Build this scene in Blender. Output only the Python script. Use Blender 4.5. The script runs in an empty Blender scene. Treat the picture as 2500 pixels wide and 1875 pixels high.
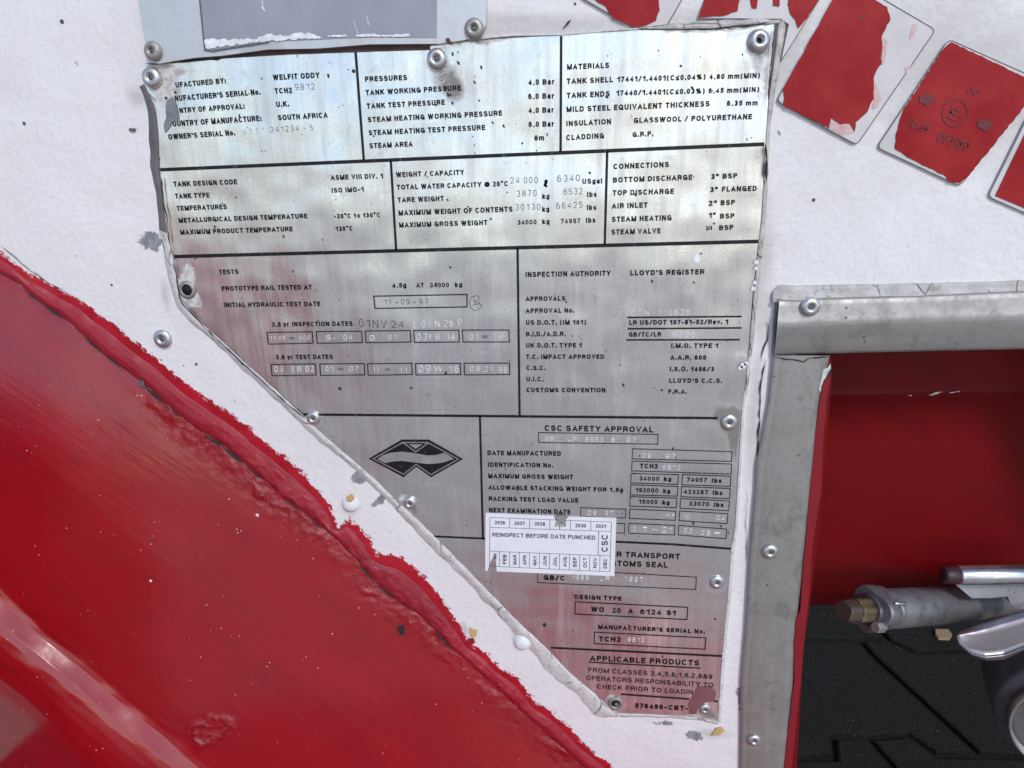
import bpy, bmesh, math, random
import numpy as np
from mathutils import Vector, Matrix, noise
from mathutils.geometry import delaunay_2d_cdt
random.seed(7); np.random.seed(7)
S = bpy.context.scene
COL = S.collection
# ------------------------------------------------------------------ camera
F_PX, DIST, HCAM = 1700.0, 0.37, 0.95
PITCH, YAW, ROLL = [math.radians(a) for a in (16.624, 5.721, -1.113)]
fw = Vector((-math.sin(YAW)*math.cos(PITCH), math.cos(YAW)*math.cos(PITCH), -math.sin(PITCH)))
rt0 = Vector((math.cos(YAW), math.sin(YAW), 0)); up0 = rt0.cross(fw)
RT = math.cos(ROLL)*rt0 + math.sin(ROLL)*up0
UP = -math.sin(ROLL)*rt0 + math.cos(ROLL)*up0
cam = bpy.data.cameras.new('camera'); cam.sensor_width = 36; cam.lens = F_PX/2500*36
cam.clip_start = .01; cam.clip_end = 200
co = bpy.data.objects.new('camera', cam); COL.objects.link(co)
M3 = Matrix((RT, UP, -fw)).transposed()
co.matrix_world = Matrix.Translation((0, -DIST, 0)) @ M3.to_4x4()
S.camera = co
# ------------------------------------------------------------------ light
w = bpy.data.worlds.new("World"); S.world = w; w.use_nodes = True
nt = w.node_tree; sky = nt.nodes.new('ShaderNodeTexSky'); sky.sky_type = 'NISHITA'; sky.sun_disc = False
SUN_EL, SUN_AZ = 38, 156      # azimuth measured clockwise from +Y
sky.sun_elevation = math.radians(SUN_EL); sky.sun_rotation = math.radians(SUN_AZ)
sky.dust_density = .4; sky.ozone_density = 2.0; sky.air_density = 1.0
bg = nt.nodes['Background']; bg.inputs['Strength'].default_value = .15
nt.links.new(sky.outputs[0], bg.inputs[0])
sl = bpy.data.lights.new('sun', 'SUN'); sl.energy = 1.5; sl.angle = math.radians(10); sl.color = (1, .95, .89)
so = bpy.data.objects.new('sun', sl); COL.objects.link(so)
az = math.radians(SUN_AZ); el = math.radians(SUN_EL)
sd = Vector((math.sin(az)*math.cos(el), math.cos(az)*math.cos(el), math.sin(el)))
so.rotation_euler = sd.to_track_quat('Z', 'Y').to_euler(); so.location = sd*5
S.view_settings.view_transform = 'Standard'; S.view_settings.look = 'None'
S.view_settings.exposure = 0.32; S.view_settings.gamma = 1
# ------------------------------------------------------------------ rays from the photograph onto planes
CAMP = Vector((0, -DIST, 0))
def ray(u, v): u, v = float(u), float(v); return RT*((u-1250)/F_PX)-UP*((v-937.5)/F_PX)+fw
def W(p, h=0.0):
    h = float(h); d = ray(*p); t = (DIST-h)/d.y; return CAMP + d*t
def G(p, z=0.0):
    d = ray(*p); t = (-HCAM+z)/d.z; return CAMP + d*t
ZO = {'A': (300, 0, .27125), 'B': (860, 60, .27125), 'C': (1340, 0, .27125), 'D': (380, 380, .27125), 'E': (900, 380, .27125),
      'F': (1400, 340, .27125), 'G': (1240, 600, .27125), 'H': (500, 600, .36166), 'I': (1160, 1000, .30741),
      'J': (700, 1050, .4972), 'K': (1260, 1380, .27125), 'L': (1780, 660, .3255), 'M': (1780, 1335, .3255), 'N': (0, 0, 1),
      'P': (1900, 0, .27125), 'Q': (0, 1275, .36166)}
def Z(z, *pts):
    ox, oy, s = ZO[z]; r = [(ox+x*s, oy+y*s) for x, y in pts]
    return r if len(r) > 1 else r[0]
def resample(pl, n):
    P = np.array(pl, float); d = np.r_[0, np.cumsum(np.hypot(*np.diff(P, axis=0).T))]
    t = np.linspace(0, d[-1], n); return np.c_[np.interp(t, d, P[:, 0]), np.interp(t, d, P[:, 1])]
def smooth(pl, n):
    P = [Vector(p) for p in pl]; P = [P[0]*2-P[1]]+P+[P[-1]*2-P[-2]]; o = []
    for i in range(1, len(P)-2):
        for k in range(6):
            t = k/6; a, b, c, d = P[i-1:i+3]
            o.append(tuple(.5*((2*b)+(-a+c)*t+(2*a-5*b+4*c-d)*t*t+(-a+3*b-3*c+d)*t**3)))
    o.append(tuple(P[-2])); return resample(o, n)
# ------------------------------------------------------------------ objects
def tag(o, label=None, cat=None, group=None, kind=None):
    for k, v in (('label', label), ('category', cat), ('group', group), ('kind', kind)):
        if v: o[k] = v
    return o
def obj(name, verts, faces, mat, parent=None, sm=False, attrs=None):
    me = bpy.data.meshes.new(name); me.from_pydata([tuple(v) for v in verts], [], faces)
    if sm: me.polygons.foreach_set('use_smooth', [True]*len(me.polygons))
    for k, a in (attrs or {}).items():
        at = me.attributes.new(k, 'FLOAT', 'POINT'); at.data.foreach_set('value', np.asarray(a, dtype=np.float32))
    me.materials.append(mat); me.update()
    o = bpy.data.objects.new(name, me); COL.objects.link(o)
    if parent: o.parent = parent; o.matrix_parent_inverse = parent.matrix_world.inverted()
    return o
def thing(name, loc, label, cat, group=None, kind=None):
    o = bpy.data.objects.new(name, None); COL.objects.link(o); o.location = loc; o.empty_display_size = .01
    bpy.context.view_layer.update()
    return tag(o, label, cat, group, kind)
def fix_normals(o):
    bm = bmesh.new(); bm.from_mesh(o.data); bmesh.ops.recalc_face_normals(bm, faces=bm.faces); bm.to_mesh(o.data); bm.free(); return o
# ------------------------------------------------------------------ node helper
class NT:
    def __init__(s, name):
        s.m = bpy.data.materials.new(name); s.m.use_nodes = True; s.t = s.m.node_tree
        s.b = s.t.nodes['Principled BSDF']; s.tc = s.t.nodes.new('ShaderNodeTexCoord').outputs['Object']
    def lk(s, a, b):
        if isinstance(a, bpy.types.NodeSocket): s.t.links.new(a, b)
        elif a is not None:
            if hasattr(b.default_value, '__len__') and not hasattr(a, '__len__'): a = (a,)*len(b.default_value)
            if hasattr(b.default_value, '__len__') and len(b.default_value) == 4 and len(a) == 3: a = (*a, 1)
            b.default_value = a
    def set(s, **k):
        for n, v in k.items(): s.lk(v, s.b.inputs[n.replace('_', ' ')])
        return s.m
    def vec(s, scale=(1, 1, 1), rot=(0, 0, 0)):
        m = s.t.nodes.new('ShaderNodeMapping'); s.lk(s.tc, m.inputs[0]); m.inputs['Rotation'].default_value = rot
        n = s.t.nodes.new('ShaderNodeMapping'); s.lk(m.outputs[0], n.inputs[0]); n.inputs['Scale'].default_value = scale; return n.outputs[0]
    def noise(s, scale, detail=3, rough=.55, vec=None, dist=0):
        n = s.t.nodes.new('ShaderNodeTexNoise'); s.lk(vec or s.tc, n.inputs['Vector']); n.inputs['Scale'].default_value = scale
        n.inputs['Detail'].default_value = detail; n.inputs['Roughness'].default_value = rough; n.inputs['Distortion'].default_value = dist
        return n.outputs['Fac']
    def voro(s, scale, vec=None, feat='F1', rnd=1, out='Distance'):
        n = s.t.nodes.new('ShaderNodeTexVoronoi'); n.feature = feat; s.lk(vec or s.tc, n.inputs['Vector'])
        n.inputs['Scale'].default_value = scale; n.inputs['Randomness'].default_value = rnd; return n.outputs[out]
    def ma(s, op, a, b=None, c=None):
        n = s.t.nodes.new('ShaderNodeMath'); n.operation = op
        for i, x in enumerate((a, b, c)):
            if x is not None: s.lk(x, n.inputs[i])
        return n.outputs[0]
    def rng(s, v, a, b, c=0, d=1):
        n = s.t.nodes.new('ShaderNodeMapRange'); s.lk(v, n.inputs[0])
        for i, x in enumerate((a, b, c, d)): s.lk(x, n.inputs[i+1])
        return n.outputs[0]
    def mix(s, f, a, b):
        n = s.t.nodes.new('ShaderNodeMix'); n.data_type = 'RGBA'; s.lk(f, n.inputs[0]); s.lk(a, n.inputs[6]); s.lk(b, n.inputs[7]); return n.outputs[2]
    def att(s, name):
        n = s.t.nodes.new('ShaderNodeAttribute'); n.attribute_name = name; return n.outputs['Fac']
    def bump(s, h, strength, dist, nrm=None):
        n = s.t.nodes.new('ShaderNodeBump'); s.lk(h, n.inputs['Height']); n.inputs['Strength'].default_value = strength
        n.inputs['Distance'].default_value = dist
        if nrm: s.lk(nrm, n.inputs['Normal'])
        return n.outputs[0]
    def specks(s, scale, size, dens, vec=None):
        """sparse little dots: 1 inside a dot"""
        d = s.voro(scale, vec); n = s.noise(scale*.31, 2); t = s.rng(n, dens, dens+.12, 0, size)
        return s.rng(s.ma('SUBTRACT', t, d), 0, .03)
RED = (.30, .0045, .0095)
def m_plate():
    n = NT('stainless_plate')
    st = n.noise(1, 4, .6, n.vec((170, 1, 13)), .3); cl = n.noise(26, 5, .6); fine = n.noise(900, 2, .6)
    big = n.noise(9, 3, .5); br = n.noise(1, 2, .6, n.vec((60, 1, 2600)))
    c = n.mix(n.rng(cl, .35, .7), (.84, .825, .815), (.76, .74, .725))
    c = n.mix(n.rng(st, .5, .78, 0, .42), c, (.50, .46, .41))
    c = n.mix(n.rng(fine, .35, .75, 0, .3), c, (.48, .47, .47))
    blot = n.rng(n.noise(75, 4, .6, None, .6), .62, .70, 0, .35); c = n.mix(blot, c, (.42, .415, .41))
    sp = n.specks(330, .20, .58, n.vec((1.5, 1, .8), (0, .4, 0))); c = n.mix(n.ma('MULTIPLY', sp, .8), c, (.05, .045, .04))
    ws = n.specks(300, .17, .63, n.vec((1, 1, 1), (0, .7, 0))); c = n.mix(ws, c, (.9, .9, .88))
    gr = n.att('grime_shade'); gm = n.rng(n.ma('ADD', gr, n.ma('MULTIPLY', n.ma('SUBTRACT', n.noise(180, 6, .7), .5), .9)), .3, .75)
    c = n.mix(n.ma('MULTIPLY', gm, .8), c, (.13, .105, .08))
    sc = n.att('scuff'); sv = n.noise(1, 3, .7, n.vec((200, 1, 1500), (0, .5, 0)))
    sm_ = n.rng(n.ma('MULTIPLY', sc, n.rng(sv, .35, .6)), .2, .6); c = n.mix(sm_, c, (.75, .75, .76))
    wh = n.att('over'); wm = n.rng(n.ma('ADD', wh, n.ma('MULTIPLY', n.ma('SUBTRACT', n.noise(140, 6, .7), .5), 1.2)), .45, .6)
    c = n.mix(n.ma('MULTIPLY', wm, .8), c, n.mix(n.rng(n.noise(300, 4), .4, .6), (.62, .60, .56), (.33, .31, .28)))
    dl = n.ma('MAXIMUM', n.ma('MAXIMUM', n.ma('MULTIPLY', gm, .8), wm), n.rng(st, .55, .85, 0, .3))
    met = n.rng(dl, 0, 1, .93, .1)
    rg = n.ma('ADD', n.rng(n.ma('ADD', n.ma('MULTIPLY', st, .6), n.ma('MULTIPLY', cl, .4)), .3, .7, .20, .36), n.ma('MULTIPLY', dl, .3))
    sx = n.voro(38, n.vec((1, 1, 4), (0, .9, 0)), 'DISTANCE_TO_EDGE'); scr = n.rng(sx, 0, .006, 1, 0)
    scr = n.ma('MULTIPLY', scr, n.rng(n.noise(14, 2), .55, .62))
    c = n.mix(n.ma('MULTIPLY', scr, .5), c, (.8, .8, .8))
    h0 = n.bump(n.noise(1, 3, .6, n.vec((42, 1, 5))), .5, .0016); h1 = n.bump(big, .55, .012, h0); h2 = n.bump(n.ma('ADD', fine, n.ma('MULTIPLY', br, .5)), .12, .0002, h1)
    return n.set(Base_Color=c, Metallic=met, Roughness=rg, Normal=h2)
def m_panel():
    n = NT('white_panel_paint')
    peel = n.noise(260, 3, .55); peel2 = n.noise(105, 4, .6); cl = n.noise(12, 4, .6)
    c = n.mix(n.rng(cl, .35, .7), (.79, .755, .755), (.73, .695, .69))
    c = n.mix(n.rng(n.noise(420, 2), .45, .75, 0, .22), c, (.48, .46, .47))
    sp = n.specks(150, .20, .57); c = n.mix(sp, c, (.07, .065, .06))
    sp2 = n.specks(70, .16, .56, n.vec((1, 1, .5), (0, .6, 0))); c = n.mix(n.ma('MULTIPLY', sp2, .8), c, (.12, .11, .10))
    d = n.att('dirt'); dm = n.rng(n.ma('ADD', d, n.ma('MULTIPLY', n.ma('SUBTRACT', n.noise(70, 6, .7), .5), 1.0)), .25, .95)
    c = n.mix(n.ma('MULTIPLY', dm, .6), c, (.42, .385, .35))
    ch = n.att('chip'); cm = n.rng(n.ma('ADD', ch, n.ma('MULTIPLY', n.ma('SUBTRACT', n.noise(85, 6, .7), .5), 2.3)), .5, .56)
    c = n.mix(cm, c, n.mix(n.rng(n.noise(200, 4), .4, .6), (.30, .31, .33), (.20, .20, .215)))
    r = n.att('red'); ra = n.ma('ADD', r, n.ma('MULTIPLY', n.ma('SUBTRACT', n.noise(330, 5, .8, n.vec((.55, 1, 1), (0, -.68, 0))), .5), .0150))
    rm = n.rng(ra, 0, .00025); rd = n.rng(n.ma('MULTIPLY', n.specks(85, .13, .60), n.rng(r, -.07, -.02)), .3, .6)
    rm = n.ma('MAXIMUM', rm, rd)
    c = n.mix(rm, c, n.mix(n.rng(n.noise(60, 5), .35, .7), (.46, .012, .03), RED))
    hh = n.ma('ADD', n.ma('ADD', n.ma('MULTIPLY', peel, .5), peel2), n.ma('ADD', n.ma('MULTIPLY', rm, .5), n.ma('MULTIPLY', cm, -.9)))
    nb = n.bump(hh, .45, .0012); nb = n.bump(n.noise(14, 2), .35, .01, nb)
    return n.set(Base_Color=c, Roughness=n.rng(rm, 0, 1, .5, .33), Normal=nb)
def m_red(name='red_paint', crumb=True, base=RED, rough=.24, dots=True, coat=0):
    n = NT(name); cl = n.noise(16, 4, .6)
    c = n.mix(n.rng(cl, .3, .7), base, tuple(x*.86 for x in base))
    c = n.mix(n.rng(n.noise(1, 5, .65, n.vec((9, 1, 60), (0, -.68, 0))), .48, .78, 0, .45), c, (base[0]*.45, base[1]*1.2, base[2]*1.2))
    if dots:
        c = n.mix(n.specks(260, .10, .53), c, (.8, .66, .58)); c = n.mix(n.specks(150, .06, .56), c, (.95, .88, .8)); c = n.mix(n.specks(30, .035, .50, n.vec((1, 1, .8), (0, .6, 0))), c, (.9, .84, .76)); c = n.mix(n.specks(45, .06, .48), c, (.9, .85, .78))
        c = n.mix(n.ma('MULTIPLY', n.specks(60, .1, .62), .8), c, (.06, .004, .008))
    br = n.noise(1, 3, .6, n.vec((22, 1, 300), (0, -.68, 0)))
    nb = n.bump(n.ma('ADD', n.noise(55, 4, .6), n.ma('MULTIPLY', br, .5)), .26, .0007)
    if crumb:
        k = n.att('crumb'); cr = n.ma('MULTIPLY', k, n.ma('ADD', n.noise(160, 6, .7, None, .8), n.ma('MULTIPLY', n.voro(190), .8)))
        nb = n.bump(cr, .8, .0022, nb)
        hole = n.rng(n.ma('MULTIPLY', k, n.noise(150, 6, .75)), .57, .63); c = n.mix(hole, c, (.05, .035, .03))
        rough = n.rng(k, 0, 1, rough, .42)
    return n.set(Base_Color=c, Roughness=rough, Normal=nb, Specular_IOR_Level=.42, Coat_Weight=coat, Coat_Roughness=.14, Coat_Normal=nb)
def m_metal(name, col, rough, met=1, stain=(.2, .18, .16), amt=.5, sc=60, streak=None, b=.15):
    n = NT(name); a = n.noise(sc, 5, .65, n.vec(streak) if streak else None)
    c = n.mix(n.rng(a, .5, .75, 0, amt), col, stain)
    c = n.mix(n.rng(n.noise(sc*6, 3), .5, .8, 0, amt*.6), c, stain)
    c = n.mix(n.rng(n.noise(sc*.5, 6, .78, n.vec((1, 1, .7))), .55, .63, 0, amt*.45), c, tuple(x*.6 for x in stain))
    c = n.mix(n.ma('MULTIPLY', n.specks(260, .22, .58), .7), c, (.05, .045, .04))
    return n.set(Base_Color=c, Metallic=n.rng(a, .5, .8, met, met*.6), Roughness=n.rng(n.noise(sc*2, 3), .3, .7, rough*.85, rough*1.2), Normal=n.bump(n.noise(sc*8, 3), b, .0004))
def m_plain(name, col, rough=.6, col2=None, sc=200, b=.3, bd=.0008, met=0):
    n = NT(name); a = n.noise(sc, 4, .6)
    return n.set(Base_Color=n.mix(n.rng(a, .35, .65), col, col2 or tuple(x*.75 for x in col)), Roughness=rough, Metallic=met, Normal=n.bump(n.noise(sc*1.7, 4, .65), b, bd))
def m_sealant(name, c1, c2, c3):
    n = NT(name); a = n.noise(90, 6, .7); f = n.noise(1, 3, .6, n.vec((500, 1, 60)))
    c = n.mix(n.rng(a, .4, .62), c1, c2); c = n.mix(n.rng(n.noise(260, 5, .7), .56, .66, 0, .8), c, c3)
    ck = n.rng(n.voro(60, n.vec((1, 1, .45), (0, .3, 0)), 'DISTANCE_TO_EDGE'), 0, .025, 1, 0); ck = n.ma('MULTIPLY', ck, n.rng(n.noise(40, 3), .5, .6))
    c = n.mix(n.ma('MULTIPLY', ck, .8), c, (.05, .045, .04))
    return n.set(Base_Color=c, Roughness=.6, Normal=n.bump(n.ma('SUBTRACT', n.ma('ADD', n.noise(150, 5, .7), n.ma('MULTIPLY', f, .2)), n.ma('MULTIPLY', ck, .5)), .8, .0014))
def m_ground():
    n = NT('concrete_paver'); a = n.noise(300, 4, .7)
    c = n.mix(n.rng(a, .35, .7), (.016, .0145, .0135), (.075, .068, .063)); c = n.mix(n.specks(110, .14, .52), c, (.34, .33, .32))
    return n.set(Base_Color=c, Roughness=.9, Specular_IOR_Level=.08, Normal=n.bump(n.ma('ADD', a, n.noise(70, 6, .75)), 1, .012))
def m_ink():
    n = NT('black_ink'); a = n.noise(450, 3, .6)
    return n.set(Base_Color=n.mix(n.rng(a, .60, .74), (.008, .008, .010), (.10, .10, .10)), Roughness=.45, Specular_IOR_Level=.3)
def m_film(name, col, col2, rough=.4, spec=.4, hatch=.03):
    n = NT(name); e = n.voro(75, n.vec((1, 1, 1), (0, .5, 0)), 'DISTANCE_TO_EDGE', .35); l = n.rng(e, 0, .05, 1, 0)
    c = n.mix(n.rng(n.noise(50, 4), .35, .7), col, col2); c = n.mix(n.ma('MULTIPLY', l, hatch), c, (.75, .7, .68))
    c = n.mix(n.specks(170, .2, .6), c, (.08, .07, .06))
    return n.set(Base_Color=c, Roughness=rough, Normal=n.bump(n.ma('ADD', n.noise(90, 3), n.ma('MULTIPLY', l, hatch)), .2, .0008), Specular_IOR_Level=spec)
PLATE = m_plate(); PANEL = m_panel(); REDM = m_red(coat=.7); INK = m_ink()
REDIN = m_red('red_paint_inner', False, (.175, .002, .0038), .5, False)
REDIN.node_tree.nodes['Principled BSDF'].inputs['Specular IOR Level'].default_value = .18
REDBEAD = m_red('red_sealant', True, (.33, .012, .025), .40, False)
STEEL = m_metal('brushed_trim', (.38, .365, .35), .56, .75, (.24, .215, .19), .75, 55, (1, 1, 1))
RIV = m_metal('rivet_metal', (.62, .615, .61), .40, .95, (.26, .24, .22), .6, 170)
RIVD = m_metal('rivet_dirty', (.40, .385, .36), .5, .7, (.16, .14, .11), .7, 200)
CORE = m_metal('rivet_core', (.16, .15, .145), .5, .7, (.06, .05, .045), .7, 400)
HOLE = m_plain('dark_hole', (.008, .007, .007), .8)
STAMP = m_metal('stamped_metal', (.20, .20, .21), .38, .8, (.2, .2, .2), .5, 300)
STAMPB = m_metal('stamped_bright', (.88, .87, .86), .45, .5, (.5, .5, .5), .4, 300)
SEAL = m_sealant('grey_sealant', (.42, .39, .36), (.56, .53, .50), (.22, .20, .18))
SEALL = m_sealant('pale_sealant', (.58, .55, .53), (.66, .635, .62), (.34, .31, .28))
SEALD = m_plain('dark_sealant', (.085, .078, .075), .5, (.15, .14, .14), 90)
WHITE = m_plain('sticker_white', (.80, .80, .85), .4, (.74, .74, .77), 55, .35, .0012)
WPAINT = m_plain('white_paint', (.78, .77, .79), .45, (.70, .69, .71), 200, .5)
GREYFILM = m_plain('grey_film', (.27, .27, .32), .35, (.33, .33, .38), 25, .1, .0005)
CLEARFILM = m_film('faded_film', (.56, .52, .51), (.66, .63, .63)); REDFILM = m_film('red_film', (.27, .002, .006), (.35, .018, .020), .5, .22, .004)
PINK = m_plain('faded_pink', (.58, .25, .25), .5, (.62, .40, .39), 300)
DARK = m_plain('crack_dark', (.03, .022, .02), .8)
# ------------------------------------------------------------------ mesh tools
def cdt(outline, h, step=None, wfun=None):
    """triangulated sheet from a pixel outline; returns wall points and faces"""
    wf = wfun or (lambda p: W(p, h)); O = [wf(p) for p in outline]; P = [Vector((p.x, p.z)) for p in O]
    pts = list(P); n = len(P)
    if step:
        xs = [p.x for p in P]; ys = [p.y for p in P]; A = np.array([(p.x, p.y) for p in P]); B = np.roll(A, -1, 0)
        gx, gy = np.meshgrid(np.arange(min(xs), max(xs), step), np.arange(min(ys), max(ys), step)); q = np.c_[gx.ravel(), gy.ravel()]
        ins = np.zeros(len(q), bool); dm = np.full(len(q), 9.)
        for a, b in zip(A, B):
            c = ((a[1] > q[:, 1]) != (b[1] > q[:, 1])); t = np.where(c, (q[:, 1]-a[1])/np.where(abs(b[1]-a[1]) < 1e-12, 1e-12, b[1]-a[1]), 0)
            ins ^= c & (q[:, 0] < a[0]+t*(b[0]-a[0])); dm = np.minimum(dm, segd(q, a, b))
        pts += [Vector(x) for x in q[ins & (dm > step*.35)]]
    r = delaunay_2d_cdt(pts, [(i, (i+1) % n) for i in range(n)], [], 1, 1e-7)
    return [Vector((p.x, -h, p.y)) for p in r[0]], [tuple(f) for f in r[2]], r[1]
def segd(q, a, b):
    ab = b-a; t = np.clip(((q-a)@ab)/max(ab@ab, 1e-14), 0, 1); return np.hypot(*(q-(a+t[:, None]*ab)).T)
def pdist(q, pl):
    d = np.full(len(q), 9.)
    for a, b in zip(pl[:-1], pl[1:]): d = np.minimum(d, segd(q, a, b))
    return d
def face_up(fs, V):
    o = []
    for f in fs:
        a, b, c = V[f[0]], V[f[1]], V[f[2]]; o.append(f if (b-a).cross(c-a).y < 0 else f[::-1])
    return o
def sheet(name, outline, h, thick, mat, parent=None, step=None, attrs=None, sm=False):
    V, Fs, _ = cdt(outline, h, step); Fs = face_up(Fs, V); A = attrs(np.array([(v.x, v.z) for v in V])) if attrs else {}
    if thick:
        n0 = len(V); ed = {}
        for f in Fs:
            for i in range(len(f)): ed[(f[i], f[(i+1) % len(f)])] = 1
        bd = [e for e in ed if (e[1], e[0]) not in ed]; ids = {}
        for a, b in bd:
            for k in (a, b):
                if k not in ids: ids[k] = len(V); V.append(V[k]+Vector((0, thick, 0)))
        Fs = Fs+[(b, a, ids[a], ids[b]) for a, b in bd]
        for k in A: A[k] = np.r_[A[k], [A[k][i] for i in ids]]
    return obj(name, V, Fs, mat, parent, sm, A)
def rounded(pts, r, n=5):
    o = []; m = len(pts)
    for i in range(m):
        a, b, c = Vector(pts[i-1]), Vector(pts[i]), Vector(pts[(i+1) % m]); u = (a-b).normalized(); v = (c-b).normalized()
        p, q = b+u*r, b+v*r
        for k in range(n+1):
            t = k/n; o.append(tuple(p*(1-t)**2+b*2*t*(1-t)+q*t*t))
    return o
def ragged(pts, amp, step=9, seed=1):
    rnd = random.Random(seed); o = []; m = len(pts)
    for i in range(m):
        a, b = Vector(pts[i]), Vector(pts[(i+1) % m]); k = max(1, int((b-a).length/step)); nr = Vector((-(b-a).y, (b-a).x)).normalized()
        for j in range(k): o.append(tuple(a+(b-a)*(j/k)+nr*rnd.uniform(-amp, amp)*(1 if j else .3)))
    return o
def loft(name, rails, mat, parent=None, n=60, sub=1, jit=0, attrs=None, sm=True, js=40, closed=False):
    """rails: list of (pixel polyline, h); cross-section runs over the rails"""
    R = [(resample(r, n), h) for r, h in rails]; V = []; rows = []; info = []
    for k in range(len(R)-1):
        m = sub if isinstance(sub, int) else sub[k]
        for j in range(m): rows.append((k, j/m))
    rows.append((len(R)-2, 1.0))
    for k, t in rows:
        (pa, ha), (pb, hb) = R[k], R[k+1]
        for i in range(n):
            q = pa[i]*(1-t)+pb[i]*t; h = ha*(1-t)+hb*t; p = W(q, h)
            if jit: p = p+Vector((0, -1, 0))*jit*noise.noise(Vector((p.x*js, p.z*js, k*.1)))
            V.append(p); info.append((k+t, i))
    Fs = [(a*n+i, a*n+i+1, (a+1)*n+i+1, (a+1)*n+i) for a in range(len(rows)-1) for i in range(n-1)]
    return fix_up(obj(name, V, Fs, mat, parent, sm, attrs(np.array([(v.x, v.z) for v in V]), np.array(info)) if attrs else None))
def fix_up(o):
    me = o.data; s = sum(p.normal.y*p.area for p in me.polygons)
    if s > 0: me.flip_normals()
    return o
def strip_quads(P, wd, closed=False):
    """flat ribbon round a 2-D polyline with mitred joints"""
    P = [p for i, p in enumerate(P) if i == 0 or (p-P[i-1]).length > 1e-9]; n = len(P)
    if n < 2: return [], []
    V = []; Fs = []
    for i in range(n):
        a = P[i-1] if (i or closed) else None; b = P[(i+1) % n] if (i < n-1 or closed) else None
        d1 = (P[i]-a).normalized() if a is not None else None; d2 = (b-P[i]).normalized() if b is not None else None
        if d1 is None: d1 = d2
        if d2 is None: d2 = d1
        n1 = Vector((-d1.y, d1.x)); n2 = Vector((-d2.y, d2.x)); m = n1+n2
        if m.length < .5: m = n1
        m.normalize(); k = min(1/max(m.dot(n1), .5), 1.8); V += [P[i]+m*wd/2*k, P[i]-m*wd/2*k]
    for i in range(n-1+(1 if closed else 0)):
        j = (i+1) % n; Fs.append((2*i, 2*i+1, 2*j+1, 2*j))
    return V, Fs
def ribbon(name, pl, wpx, h, mat, parent, closed=False):
    P = [W(p, h) for p in pl]; P2 = [Vector((p.x, p.z)) for p in P]
    V, Fs = strip_quads(P2, wpx*DIST/F_PX*1.02, closed); V = [Vector((v.x, -h, v.y)) for v in V]
    return obj(name, V, face_up(Fs, V), mat, parent)
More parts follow.
